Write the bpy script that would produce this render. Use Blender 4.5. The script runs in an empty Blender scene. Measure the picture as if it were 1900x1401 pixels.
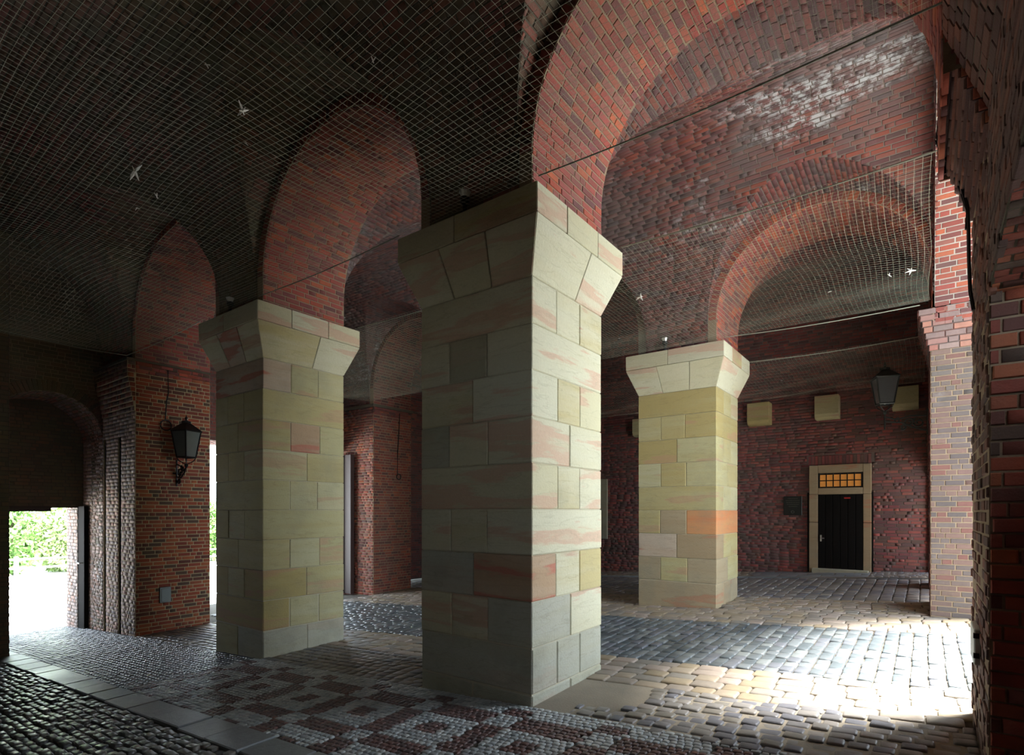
import bpy, bmesh, math, random
import numpy as np
from mathutils import Matrix, Vector
random.seed(7); np.random.seed(7)
rnd = random.random
C = bpy.context.scene.collection
S = 1.2          # metres per layout unit; the eye is the layout origin
ZO = 1.92        # eye height above the paving at the first pier
sc = bpy.context.scene

# ------------------------------------------------------------------ camera
cam_d = bpy.data.cameras.new('camera'); cam = bpy.data.objects.new('camera', cam_d); C.objects.link(cam)
YAW = math.radians(36.5)
cam.location = (0, 0, ZO)
cam.rotation_euler = (math.pi/2, 0, YAW)
cam_d.sensor_width = 36; cam_d.lens = 36*1035/1900
cam_d.shift_y = 248.5/1900
cam_d.clip_start = 0.02; cam_d.clip_end = 500
sc.camera = cam
# ------------------------------------------------------------------ world, sun, exposure
w = bpy.data.worlds.new('sky'); sc.world = w; w.use_nodes = True
nt = w.node_tree; nt.nodes.clear()
out = nt.nodes.new('ShaderNodeOutputWorld'); bg = nt.nodes.new('ShaderNodeBackground')
bg.inputs['Color'].default_value = (0.76, 0.88, 1.0, 1); bg.inputs['Strength'].default_value = 4.0
nt.links.new(bg.outputs[0], out.inputs[0])
sun_d = bpy.data.lights.new('sun', 'SUN'); sun = bpy.data.objects.new('sun', sun_d); C.objects.link(sun)
sun_d.energy = 30; sun_d.angle = math.radians(22); sun_d.color = (1.0, .98, .93)
el = math.radians(67); az = math.atan2(.50, .86)
sdir = Vector((math.cos(el)*math.cos(az), math.cos(el)*math.sin(az), math.sin(el)))
sun.rotation_euler = sdir.to_track_quat('Z', 'Y').to_euler()
sun.location = (20, 15, 20)
def portal(name, loc, rot, sx, sy):
    d = bpy.data.lights.new(name, 'AREA'); d.shape = 'RECTANGLE'; d.size = sx; d.size_y = sy
    d.cycles.is_portal = True
    o = bpy.data.objects.new(name, d); C.objects.link(o); o.location = loc; o.rotation_euler = rot
portal('sky_portal', (1.40*S, 6.98*S, 1.6*S+ZO), (0, math.pi/2, 0), 6.4*S, 3.9*S)
portal('sky_portal', (1.40*S, 10.9*S, -.0*S+ZO), (0, math.pi/2, 0), 3.2*S, 1.4*S)
portal('sky_portal', (1.40*S, 13.1*S, -.0*S+ZO), (0, math.pi/2, 0), 3.2*S, 1.5*S)
portal('sky_portal', (1.40*S, 1.75*S, .65*S+ZO), (0, math.pi/2, 0), 1.5*S, 4.1*S)
portal('sky_portal', (-13.95*S, 3.0*S, -1.1*S+ZO), (0, -math.pi/2, 0), 2.6*S, 1.6*S)
portal('sky_portal', (-12.85*S, 7.0*S, -.3*S+ZO), (0, -math.pi/2, 0), 3.9*S, 3.1*S)
sc.view_settings.view_transform = 'Standard'; sc.view_settings.look = 'None'
sc.view_settings.gamma = 1.0; sc.view_settings.use_curve_mapping = False
sc.view_settings.exposure = 1.08
sc.cycles.max_bounces = 7; sc.cycles.diffuse_bounces = 4; sc.cycles.glossy_bounces = 3
sc.cycles.sample_clamp_indirect = 6

# ------------------------------------------------------------------ materials
def newmat(name):
    m = bpy.data.materials.new(name); m.use_nodes = True
    return m, m.node_tree, m.node_tree.nodes['Principled BSDF']
def N(t, kind, **kw):
    n = t.nodes.new(kind)
    for k, v in kw.items():
        if k.startswith('i_'): n.inputs[k[2:].replace('_', ' ')].default_value = v
        else: setattr(n, k, v)
    return n
def mathn(t, op, a, b=None, clamp=False):
    n = t.nodes.new('ShaderNodeMath'); n.operation = op; n.use_clamp = clamp
    for i, v in enumerate((a, b)):
        if v is None: continue
        if isinstance(v, (int, float)): n.inputs[i].default_value = v
        else: t.links.new(v, n.inputs[i])
    return n.outputs[0]
def ramp(t, fac, stops, interp='LINEAR'):
    r = t.nodes.new('ShaderNodeValToRGB'); r.color_ramp.interpolation = interp
    el = r.color_ramp.elements
    while len(el) > 1: el.remove(el[-1])
    el[0].position = stops[0][0]; el[0].color = (*stops[0][1], 1)
    for p, c in stops[1:]:
        e = el.new(p); e.color = (*c, 1)
    t.links.new(fac, r.inputs[0]); return r.outputs[0]
def mixc(t, fac, a, b, mode='MIX'):
    n = t.nodes.new('ShaderNodeMix'); n.data_type = 'RGBA'; n.blend_type = mode
    for s, v in ((n.inputs[0], fac), (n.inputs[6], a), (n.inputs[7], b)):
        if isinstance(v, tuple): s.default_value = (*v, 1)
        elif isinstance(v, (int, float)): s.default_value = v
        else: t.links.new(v, s)
    return n.outputs[2]
def rand_id(t):
    g = t.nodes.new('ShaderNodeNewGeometry'); o = t.nodes.new('ShaderNodeObjectInfo')
    s = mathn(t, 'ADD', g.outputs['Random Per Island'], o.outputs['Random'])
    return mathn(t, 'FRACT', s), g.outputs['Position']
def bump(t, bsdf, h, strength, dist):
    b = t.nodes.new('ShaderNodeBump'); b.inputs['Strength'].default_value = strength; b.inputs['Distance'].default_value = dist
    t.links.new(h, b.inputs['Height']); t.links.new(b.outputs[0], bsdf.inputs['Normal'])
def noise(t, vec, scale, detail=4, rough=.6):
    n = t.nodes.new('ShaderNodeTexNoise'); n.inputs['Scale'].default_value = scale
    n.inputs['Detail'].default_value = detail; n.inputs['Roughness'].default_value = rough
    if vec is not None: t.links.new(vec, n.inputs['Vector'])
    return n.outputs['Fac']
def mapping(t, vec, scale=(1, 1, 1), rot=(0, 0, 0), loc=(0, 0, 0)):
    m = t.nodes.new('ShaderNodeMapping'); m.inputs['Scale'].default_value = scale
    m.inputs['Rotation'].default_value = rot; m.inputs['Location'].default_value = loc
    t.links.new(vec, m.inputs['Vector']); return m.outputs[0]

def brick_mat(name, cols, stain=(.10, .10, .08), stain_amt=.5, lime=0.0, rough=.85, algae=0.0, gain=.85):
    cols = [(min(c[0]*gain*1.05, 1), c[1]*gain*.92, c[2]*gain*.9) for c in cols]
    m, t, b = newmat(name)
    r, pos = rand_id(t)
    k = len(cols); stops = [(i/k, c) for i, c in enumerate(cols)]
    c = ramp(t, r, stops, 'CONSTANT')
    n1 = noise(t, pos, 9, 5); n2 = noise(t, pos, .55, 5, .65); n3 = noise(t, pos, 60, 3)
    c = mixc(t, mathn(t, 'MULTIPLY', n1, .55), c, (.06, .04, .035), 'MIX')
    sm = ramp(t, n2, [(.42, (0, 0, 0)), (.62, (1, 1, 1))])
    c = mixc(t, mathn(t, 'MULTIPLY', sm, stain_amt), c, stain, 'MIX')
    if algae:
        n4 = noise(t, mapping(t, pos, loc=(5, 9, 3)), .5, 4)
        am = ramp(t, n4, [(.35, (0, 0, 0)), (.6, (1, 1, 1))])
        c = mixc(t, mathn(t, 'MULTIPLY', am, algae), c, (.125, .145, .065), 'MIX')
    if lime:
        n5 = noise(t, mapping(t, pos, scale=(.35, 1.0, 1.0)), .8, 7, .7)
        n6 = noise(t, pos, 7, 5, .7)
        sep = t.nodes.new('ShaderNodeSeparateXYZ'); t.links.new(pos, sep.inputs[0])
        dx = mathn(t, 'DIVIDE', mathn(t, 'ADD', sep.outputs[0], 1.1), 1.9); dy = mathn(t, 'DIVIDE', mathn(t, 'ADD', sep.outputs[1], -8.6), .75)
        dd = mathn(t, 'ADD', mathn(t, 'MULTIPLY', dx, dx), mathn(t, 'MULTIPLY', dy, dy))
        patch = mathn(t, 'SUBTRACT', 1.0, dd, True)
        n5 = mathn(t, 'ADD', n5, mathn(t, 'MULTIPLY', patch, .16))
        lm = mathn(t, 'MULTIPLY', ramp(t, n5, [(.56, (0, 0, 0)), (.66, (1, 1, 1))]), ramp(t, n6, [(.46, (0, 0, 0)), (.58, (1, 1, 1))]))
        c = mixc(t, mathn(t, 'MULTIPLY', lm, lime), c, (.42, .43, .44), 'MIX')
    t.links.new(c, b.inputs['Base Color']); b.inputs['Roughness'].default_value = rough
    h = mathn(t, 'ADD', mathn(t, 'MULTIPLY', n1, .6), mathn(t, 'MULTIPLY', n3, .4))
    bump(t, b, h, .8, .012)
    return m
RED = [(.40, .085, .045), (.28, .060, .045), (.34, .10, .06), (.20, .050, .045), (.46, .12, .05), (.25, .075, .06), (.15, .055, .055), (.36, .075, .055), (.30, .11, .085)]
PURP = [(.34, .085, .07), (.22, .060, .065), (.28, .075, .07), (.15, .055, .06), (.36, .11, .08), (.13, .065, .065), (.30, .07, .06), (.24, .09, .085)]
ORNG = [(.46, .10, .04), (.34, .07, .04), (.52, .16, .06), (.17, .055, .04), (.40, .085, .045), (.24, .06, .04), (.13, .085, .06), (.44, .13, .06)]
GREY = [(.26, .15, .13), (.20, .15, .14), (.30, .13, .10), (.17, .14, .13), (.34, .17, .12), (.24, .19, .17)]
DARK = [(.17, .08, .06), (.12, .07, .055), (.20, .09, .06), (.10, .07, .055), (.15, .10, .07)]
MB_ = {
 'red': brick_mat('red_brick', RED, stain_amt=.25),
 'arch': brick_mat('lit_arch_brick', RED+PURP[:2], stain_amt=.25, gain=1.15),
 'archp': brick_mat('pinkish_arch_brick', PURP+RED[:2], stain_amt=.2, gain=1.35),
 'purple': brick_mat('purple_red_brick', PURP, stain_amt=.35, gain=.8),
 'orange': brick_mat('orange_red_brick', ORNG, stain_amt=.15),
 'grey': brick_mat('weathered_grey_brick', GREY, stain_amt=.25, lime=.5, gain=1.2),
 'pass': brick_mat('whitewashed_grey_brick', [(.36, .30, .27), (.30, .26, .24), (.42, .34, .30), (.27, .25, .25), (.40, .27, .22)], stain_amt=.2, lime=.6, gain=1.3),  # lighter copy of the grey brick: doorway light put into the colour
 'greyr': brick_mat('weathered_grey_red_brick', [(.20, .155, .14), (.16, .14, .135), (.23, .15, .13), (.13, .12, .12), (.25, .17, .14), (.19, .17, .16), (.24, .11, .09)], stain_amt=.3, lime=.25, gain=.72),
 'brown': brick_mat('dark_brown_red_brick', [(.20, .075, .05), (.14, .06, .05), (.24, .085, .05), (.11, .05, .045), (.17, .08, .06)], stain_amt=.3),
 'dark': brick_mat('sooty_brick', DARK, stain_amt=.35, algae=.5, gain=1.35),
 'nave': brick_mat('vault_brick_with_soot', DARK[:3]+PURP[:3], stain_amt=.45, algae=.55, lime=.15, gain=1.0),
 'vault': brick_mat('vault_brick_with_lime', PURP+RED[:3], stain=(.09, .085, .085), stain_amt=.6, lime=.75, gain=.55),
 'wallfar': brick_mat('far_wall_brick', PURP+DARK[:2], stain_amt=.35, gain=1.0),
}
def mortar_mat(name, col, col2):
    m, t, b = newmat(name)
    g = t.nodes.new('ShaderNodeNewGeometry'); n = noise(t, g.outputs['Position'], 3, 6)
    c = mixc(t, n, col, col2); t.links.new(c, b.inputs['Base Color']); b.inputs['Roughness'].default_value = .95
    bump(t, b, noise(t, g.outputs['Position'], 50, 3), .5, .01); return m
MORT = mortar_mat('lime_mortar', (.36, .27, .17), (.18, .13, .09))
MORTL = mortar_mat('yellowish_lime_mortar', (.52, .43, .27), (.30, .25, .15))
MORTS = mortar_mat('pale_sandy_mortar', (.55, .50, .36), (.40, .36, .26))
MORTD = mortar_mat('dark_mortar', (.13, .115, .08), (.07, .06, .045))
MORTG = mortar_mat('grey_mortar', (.42, .38, .33), (.28, .24, .20))
MORTP = mortar_mat('vault_mortar', (.17, .13, .11), (.085, .07, .06))

def sandstone(name, ochre=(.50, .42, .20), cream=(.60, .58, .42), pink=(.50, .25, .18), pink_amt=.6, dirt=.3, orange=None, rough_h=.014):
    m, t, b = newmat(name)
    o = t.nodes.new('ShaderNodeObjectInfo'); g = t.nodes.new('ShaderNodeNewGeometry')
    add = t.nodes.new('ShaderNodeVectorMath'); add.operation = 'MULTIPLY_ADD'
    cmb = t.nodes.new('ShaderNodeCombineXYZ')
    for i in range(3): t.links.new(mathn(t, 'MULTIPLY', o.outputs['Random'], (37., 91., 53.)[i]), cmb.inputs[i])
    add.inputs[1].default_value = (1, 1, 1); t.links.new(g.outputs['Position'], add.inputs[0]); t.links.new(cmb.outputs[0], add.inputs[2])
    pos = add.outputs[0]
    st = mapping(t, pos, scale=(.45, .45, 4.2), rot=(.16, .14, 0))
    nb = noise(t, st, 1.3, 6, .6); nb2 = noise(t, mapping(t, pos, scale=(.35, .35, 2.6), rot=(-.22, .20, 0)), 1.1, 5, .55)
    nf = noise(t, pos, 40, 4, .7); nd = noise(t, g.outputs['Position'], 1.1, 5)
    r2 = mathn(t, 'FRACT', mathn(t, 'MULTIPLY', o.outputs['Random'], 7.31))
    c = mixc(t, ramp(t, mathn(t, 'ADD', mathn(t, 'MULTIPLY', nb, .7), mathn(t, 'MULTIPLY', r2, .35)), [(.35, (0, 0, 0)), (.68, (1, 1, 1))]), cream, ochre)
    pm = ramp(t, mathn(t, 'ADD', nb2, mathn(t, 'MULTIPLY', mathn(t, 'SUBTRACT', o.outputs['Random'], .5), .16)), [(.57, (0, 0, 0)), (.60, (1, 1, 1)), (.64, (.9, .9, .9)), (.69, (.15, .15, .15))])
    c = mixc(t, mathn(t, 'MULTIPLY', pm, pink_amt), c, pink)
    if orange: c = mixc(t, ramp(t, nb, [(.3, (1, 1, 1)), (.7, (.6, .6, .6))]), c, orange)
    vn = ramp(t, mathn(t, 'FRACT', mathn(t, 'MULTIPLY', nb2, 9.0)), [(.0, (0, 0, 0)), (.42, (0, 0, 0)), (.5, (1, 1, 1)), (.58, (0, 0, 0))])
    c = mixc(t, mathn(t, 'MULTIPLY', vn, .28), c, tuple(q*.55 for q in ochre))
    c = mixc(t, mathn(t, 'MULTIPLY', nf, .35), c, (.22, .20, .14))
    c = mixc(t, mathn(t, 'MULTIPLY', ramp(t, nd, [(.5, (0, 0, 0)), (.7, (1, 1, 1))]), dirt), c, (.20, .20, .15))
    t.links.new(c, b.inputs['Base Color']); b.inputs['Roughness'].default_value = .9
    h = mathn(t, 'ADD', mathn(t, 'MULTIPLY', nf, .5), mathn(t, 'MULTIPLY', noise(t, pos, 14, 5), .5))
    bump(t, b, h, .9, rough_h); return m
SS = sandstone('cream_sandstone')
SSC = sandstone('pale_cream_sandstone', ochre=(.58, .54, .35), cream=(.62, .60, .44), pink=(.58, .34, .24), pink_amt=.7, dirt=.1)
SSY = sandstone('yellow_sandstone', ochre=(.42, .33, .12), cream=(.46, .42, .22), pink=(.48, .24, .15), pink_amt=.5)
SSY2 = sandstone('light_yellow_sandstone', ochre=(.45, .38, .17), cream=(.50, .47, .28), pink=(.48, .27, .17), pink_amt=.5)
SSR = sandstone('red_banded_sandstone', ochre=(.45, .30, .18), cream=(.52, .42, .32), pink=(.48, .15, .10), pink_amt=.9)
SSO = sandstone('orange_sandstone', orange=(.60, .17, .035))
SSB = sandstone('brown_sandstone', ochre=(.34, .24, .13), cream=(.38, .30, .18), pink=(.42, .16, .08), pink_amt=.7, dirt=.5)
SSG = sandstone('grey_plinth_sandstone', ochre=(.40, .38, .26), cream=(.44, .44, .36), pink_amt=.15, dirt=.5)

def stone_mat(name, cols, rough=.45, lo=.25, bs=.6):
    m, t, b = newmat(name); r, pos = rand_id(t); k = len(cols)
    c = ramp(t, r, [(i/k, x) for i, x in enumerate(cols)], 'CONSTANT')
    n = noise(t, pos, 14, 5); n2 = noise(t, pos, 1.2, 4)
    c = mixc(t, mathn(t, 'MULTIPLY', n, .5), c, (.05, .05, .05))
    t.links.new(c, b.inputs['Base Color'])
    rr = mathn(t, 'ADD', mathn(t, 'MULTIPLY', n2, .5), rough-.25); t.links.new(rr, b.inputs['Roughness'])
    bump(t, b, mathn(t, 'ADD', n, mathn(t, 'MULTIPLY', noise(t, pos, 70, 3), .4)), bs, .006); return m
SETT = stone_mat('basalt_sett', [(.12, .14, .15), (.16, .18, .19), (.09, .11, .12), (.20, .22, .22), (.14, .15, .17)], .36)
TANS = stone_mat('tan_paving_sett', [(.36, .29, .21), (.30, .25, .20), (.40, .32, .26), (.33, .26, .17), (.27, .24, .20)], .55)
COBB = stone_mat('rounded_cobble', [(.20, .19, .19), (.26, .24, .22), (.16, .16, .18), (.30, .27, .24), (.22, .20, .17)], .45)
PEBB = stone_mat('dark_cobble', [(.13, .13, .12), (.18, .17, .15), (.10, .10, .10), (.22, .20, .17)], .36)
MOSL = stone_mat('light_mosaic_stone', [(.46, .49, .48), (.40, .43, .43), (.52, .54, .52), (.36, .39, .39)], .5)
MOSD = stone_mat('dark_red_mosaic_stone', [(.15, .075, .065), (.12, .065, .06), (.18, .085, .07), (.10, .06, .055)], .5)
MOSB = stone_mat('blue_grey_mosaic_stone', [(.15, .16, .18), (.19, .20, .22), (.12, .13, .15), (.17, .17, .18)], .36)
KERB = stone_mat('kerb_slab_stone', [(.26, .28, .29), (.22, .24, .25), (.30, .31, .31)], .42, bs=.8)
DIRT = mortar_mat('joint_sand', (.10, .085, .065), (.05, .045, .035))
DIRTL = mortar_mat('tan_packed_sand', (.32, .27, .20), (.17, .15, .12))
def flat(name, col, rough=.5, metal=0.0, trans=0.0, emit=None, nz=0.0):
    m, t, b = newmat(name); b.inputs['Base Color'].default_value = (*col, 1); b.inputs['Roughness'].default_value = rough
    b.inputs['Metallic'].default_value = metal; b.inputs['Transmission Weight'].default_value = trans
    g = t.nodes.new('ShaderNodeNewGeometry'); n = noise(t, g.outputs['Position'], 18, 4)
    c = mixc(t, mathn(t, 'MULTIPLY', n, nz or .25), col, tuple(x*.45 for x in col)); t.links.new(c, b.inputs['Base Color'])
    return m
IRON = flat('black_iron', (.018, .018, .02), .4, .6)
ZINC = flat('grey_painted_metal', (.20, .23, .24), .45, .5)
GLASSM = flat('frosted_lamp_glass', (.28, .32, .34), .22, 0, .5)
BLKWOOD = flat('black_painted_wood', (.008, .007, .006), .9); BLKWOOD.node_tree.nodes['Principled BSDF'].inputs['Specular IOR Level'].default_value = .12
BROWNW = flat('dark_brown_wood', (.045, .022, .018), .55)
PLAQ = flat('dark_bronze', (.035, .037, .033), .4, .5)
PLAQT = flat('dull_bronze_lettering', (.10, .10, .08), .4, .5)
REDP = flat('red_sign_paint', (.45, .02, .015), .5)
AMBER = flat('amber_lit_pane', (.62, .25, .05), .5)
_b = AMBER.node_tree.nodes['Principled BSDF']; _b.inputs['Emission Color'].default_value = (.8, .33, .06, 1); _b.inputs['Emission Strength'].default_value = .10
STEEL = flat('bright_steel', (.7, .7, .68), .3, .9)
CORD = flat('net_cord', (.30, .31, .24), .7)
NETM = flat('net_thread', (.55, .55, .42), .6)
FEATH = flat('pale_feather', (.75, .72, .66), .7)
WHITEP = flat('white_paint', (.7, .75, .72), .5)
SOFF = flat('plain_soffit', (.14, .12, .10), .9)
LEAF1 = flat('green_leaf', (.16, .30, .08), .6, nz=.5); LEAF2 = flat('light_green_leaf', (.30, .42, .16), .6, nz=.5); BARK = flat('bark', (.12, .08, .05), .9)
def gravel_mat(name='pale_gravel', c1=(.82, .82, .80), c2=(.68, .68, .66)):
    m, t, b = newmat(name); g = t.nodes.new('ShaderNodeNewGeometry')
    c = mixc(t, noise(t, g.outputs['Position'], 30, 5), c1, c2); t.links.new(c, b.inputs['Base Color']); b.inputs['Roughness'].default_value = .9
    return m
GRAV = gravel_mat(); ASPH = gravel_mat('grey_yard_paving', (.30, .30, .28), (.20, .20, .19))

# ------------------------------------------------------------------ mesh helpers
def W(p): return (p[0]*S, p[1]*S, p[2]*S+ZO)
def fz(x, y): return -1.6 + .062*(x+2.6) + .02*(y-4.4)
class MB:
    def __init__(s): s.v = []; s.f = []; s.m = []
    def add(s, vs, fs, mi=0):
        o = len(s.v); s.v += [tuple(p) for p in vs]
        for f in fs: s.f.append(tuple(i+o for i in f)); s.m.append(mi)
        return s
    def box(s, a, b, mi=0):
        x0, y0, z0 = a; x1, y1, z1 = b
        return s.add([(x0,y0,z0),(x1,y0,z0),(x1,y1,z0),(x0,y1,z0),(x0,y0,z1),(x1,y0,z1),(x1,y1,z1),(x0,y1,z1)],
            [(0,3,2,1),(4,5,6,7),(0,1,5,4),(1,2,6,5),(2,3,7,6),(3,0,4,7)], mi)
    def hexa(s, bot, top, mi=0):   # two 4-point loops (counter-clockwise from above)
        return s.add(list(bot)+list(top), [(0,3,2,1),(4,5,6,7),(0,1,5,4),(1,2,6,5),(2,3,7,6),(3,0,4,7)], mi)
    def quad(s, a, b, c, d, mi=0): return s.add([a, b, c, d], [(0, 1, 2, 3)], mi)
    def tube(s, pts, r, n=6, mi=0, closed=False):
        P = [Vector(p) for p in pts]; k = len(P); vs = []; fs = []
        for i, p in enumerate(P):
            t = (P[(i+1) % k]-P[i-1]) if closed else (P[min(i+1, k-1)]-P[max(i-1, 0)])
            t.normalize(); u = t.cross(Vector((0, 0, 1)))
            if u.length < 1e-3: u = t.cross(Vector((0, 1, 0)))
            u.normalize(); w_ = t.cross(u); rr = r[i] if isinstance(r, (list, tuple)) else r
            for j in range(n):
                a = 2*math.pi*j/n; vs.append(p+u*math.cos(a)*rr+w_*math.sin(a)*rr)
        for i in range(k if closed else k-1):
            i2 = (i+1) % k
            for j in range(n): fs.append((i*n+j, i2*n+j, i2*n+(j+1) % n, i*n+(j+1) % n))
        if not closed: fs += [tuple(range(n)), tuple(reversed(range((k-1)*n, k*n)))]
        return s.add(vs, fs, mi)
    def lathe(s, c, prof, n=12, mi=0):
        vs = []; fs = []; k = len(prof)
        for (r, z) in prof:
            for j in range(n):
                a = 2*math.pi*j/n; vs.append((c[0]+r*math.cos(a), c[1]+r*math.sin(a), c[2]+z))
        for i in range(k-1):
            for j in range(n): fs.append((i*n+j, i*n+(j+1) % n, (i+1)*n+(j+1) % n, (i+1)*n+j))
        fs += [tuple(reversed(range(n))), tuple(range((k-1)*n, k*n))]
        return s.add(vs, fs, mi)
    def build(s, name, mats, parent=None, bevel=0, smooth=False):
        me = bpy.data.meshes.new(name); me.from_pydata([W(p) for p in s.v], [], s.f)
        if not isinstance(mats, (list, tuple)): mats = [mats]
        for m in mats: me.materials.append(m)
        if len(mats) > 1: me.polygons.foreach_set('material_index', s.m)
        if bevel:
            bm = bmesh.new(); bm.from_mesh(me); bmesh.ops.remove_doubles(bm, verts=bm.verts, dist=1e-5)
            bmesh.ops.bevel(bm, geom=bm.edges[:], offset=bevel*S, segments=1, affect='EDGES', clamp_overlap=True); bm.to_mesh(me); bm.free()
        if smooth: me.polygons.foreach_set('use_smooth', [True]*len(me.polygons))
        me.update()
        return link(name, me, parent)
def link(name, me, parent=None):
    o = bpy.data.objects.new(name, me); C.objects.link(o)
    if parent: setpar(o, parent)
    return o
_inv = {}
def setpar(o, p):
    o.parent = p
    if p.name not in _inv:
        M = Matrix.Identity(4); q = p
        chain = []
        while q: chain.append(q); q = q.parent
        for q in reversed(chain): M = M @ (q.matrix_parent_inverse if q.parent else Matrix.Identity(4)) @ q.matrix_basis
        _inv[p.name] = M.inverted()
    o.matrix_parent_inverse = _inv[p.name]
def tag(o, label, cat, group=None):
    o['label'] = label; o['category'] = cat
    if group: o['group'] = group
    return o
def thing(name, label, cat, loc, group=None):
    o = bpy.data.objects.new(name, None); C.objects.link(o); o.location = W(loc); o.empty_display_size = .2
    return tag(o, label, cat, group)
def structure(o, label=None):
    o['kind'] = 'structure'
    if label: o['label'] = label
    return o

# extruded-path surfaces -------------------------------------------------
class Surf:
    """path in (h, z) extruded along the other horizontal axis; ax='x' -> path (y,z), extruded along x"""
    def __init__(s, ax, pts, n=1):
        s.ax = ax; s.p = np.array(pts, float); d = np.hypot(*np.diff(s.p, axis=0).T)
        s.s = np.concatenate([[0], np.cumsum(d)]); s.L = s.s[-1]; s.n = n
    def pt(s, v): return np.interp(v, s.s, s.p[:, 0]), np.interp(v, s.s, s.p[:, 1])
    def P(s, u, v, off=0):
        a, z = s.pt(v)
        if off: 
            n = s.nrm(v); 
            base = (u, a, z) if s.ax == 'x' else (a, u, z)
            return tuple(base[i]+n[i]*off for i in range(3))
        return (u, a, z) if s.ax == 'x' else (a, u, z)
    def tan(s, v):
        a0, z0 = s.pt(max(v-.02, 0)); a1, z1 = s.pt(min(v+.02, s.L)); l = math.hypot(a1-a0, z1-z0) or 1
        return (a1-a0)/l, (z1-z0)/l
    def nrm(s, v):
        ta, tz = s.tan(v); na, nz = tz*s.n, -ta*s.n
        return (0, na, nz) if s.ax == 'x' else (na, 0, nz)
def arc(c, z, r, a0, a1, n=28):
    return [(c+r*math.cos(math.radians(a0+(a1-a0)*i/n)), z+r*math.sin(math.radians(a0+(a1-a0)*i/n))) for i in range(n+1)]
def backing(mb, sf, iv, step=.12, mi=0):
    vs = sorted(set(list(np.arange(0, sf.L, step))+[float(x) for x in sf.s]+[sf.L]))
    vs = [v for i, v in enumerate(vs) if i == 0 or v-vs[i-1] > 1e-4]
    for v0, v1 in zip(vs[:-1], vs[1:]):
        A = iv(v0+1e-4); B = iv(v1-1e-4)
        if len(A) != len(B): A = B = iv((v0+v1)/2)
        for (a0, a1), (b0, b1) in zip(A, B):
            if a1-a0 < 1e-4 and b1-b0 < 1e-4: continue
            k = 1
            q = [sf.P(a0, v0), sf.P(a1, v0), sf.P(b1, v1), sf.P(b0, v1)]
            if (sf.ax == 'x') == (sf.n > 0): pass
            mb.add(q, [(0, 1, 2, 3)], mi)
BRICKSETS = []
def bricks(parent, mat, sf, iv, bl=.205, bh=.066, v0=0., v1=None, jo=.011, proud=.006, jit=.0028, headers=.3, wear=0.0, name='brick', along='u'):
    """lay courses along u, stacked along v"""
    v1 = sf.L if v1 is None else v1
    n = max(1, round((v1-v0)/bh)); h = (v1-v0)/n; fr = []
    for k in range(n):
        vc = v0+(k+.5)*h
        for (a, b) in iv(vc):
            if b-a < .03: continue
            x = a-((k % 2)*.5+random.uniform(-.08, .08))*bl*.5 - (bl*.5 if k % 2 else 0)
            while x < b:
                L = bl*.5 if rnd() < headers else bl
                L *= random.uniform(.95, 1.05)
                x0, x1 = max(x, a), min(x+L, b); x += L
                if x1-x0 < .035: continue
                uc = (x0+x1)/2; nn = sf.nrm(vc); ta, tz = sf.tan(vc)
                pr = proud+random.uniform(-jit, jit)
                if wear and rnd() < wear: pr -= .006
                p = sf.P(uc, vc)
                if p[2] < fz(p[0], p[1])-.04: continue
                U = (1, 0, 0) if sf.ax == 'x' else (0, 1, 0)
                V = (0, ta, tz) if sf.ax == 'x' else (ta, 0, tz)
                fr.append((p, U, V, nn, (x1-x0-jo)/2, (h-jo)/2, pr))
    BRICKSETS.append((parent, mat, fr, name)); return fr
def ring(parent, mat, ax, fixed, c, z, r0, r1, n_dir, a0=0, a1=180, wd=.066, name='brick'):
    """radial voussoirs on the flat face of an arch; plane at y=fixed (ax='y') or x=fixed (ax='x'), facing n_dir"""
    n = max(3, round(math.radians(a1-a0)*(r0+r1)/2/wd)); fr = []
    for k in range(n):
        a = math.radians(a0+(a1-a0)*(k+.5)/n); rm = (r0+r1)/2
        h, zz = c+rm*math.cos(a), z+rm*math.sin(a)
        if ax == 'y': p = (h, fixed, zz); U = (math.cos(a), 0, math.sin(a)); V = (-math.sin(a), 0, math.cos(a)); nn = (0, n_dir, 0)
        else: p = (fixed, h, zz); U = (0, math.cos(a), math.sin(a)); V = (0, -math.sin(a), math.cos(a)); nn = (n_dir, 0, 0)
        if zz < fz(p[0], p[1]): continue
        w2 = rm*math.radians((a1-a0)/n)/2-.006
        fr.append((p, U, V, nn, (r1-r0)/2-.006, w2, .006+random.uniform(-.003, .003)))
    BRICKSETS.append((parent, mat, fr, name))

# ------------------------------------------------------------------ layout
YA0, YA1, YB0, YB1, YW = 3.82, 5.05, 8.92, 10.15, 14.0
YN = -.05                          # near wall line of the nave
COLS = [(-3.92, -2.62), (-8.0, -6.77)]     # x-ranges of the stone piers
XL, XR = -12.3, .10
ZC, ZS, R = 2.62, 3.0, 1.425
OPEN = [(-2.62, .08), (-6.77, -3.92), (-10.8, -8.0)]   # arch openings of the two arcades
LUN = [((a+b)/2, (b-a)/2) for a, b in OPEN]
ZBAR, RB = 2.80, 1.935
LG = .13                            # lunette wider than the arch by this

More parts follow.
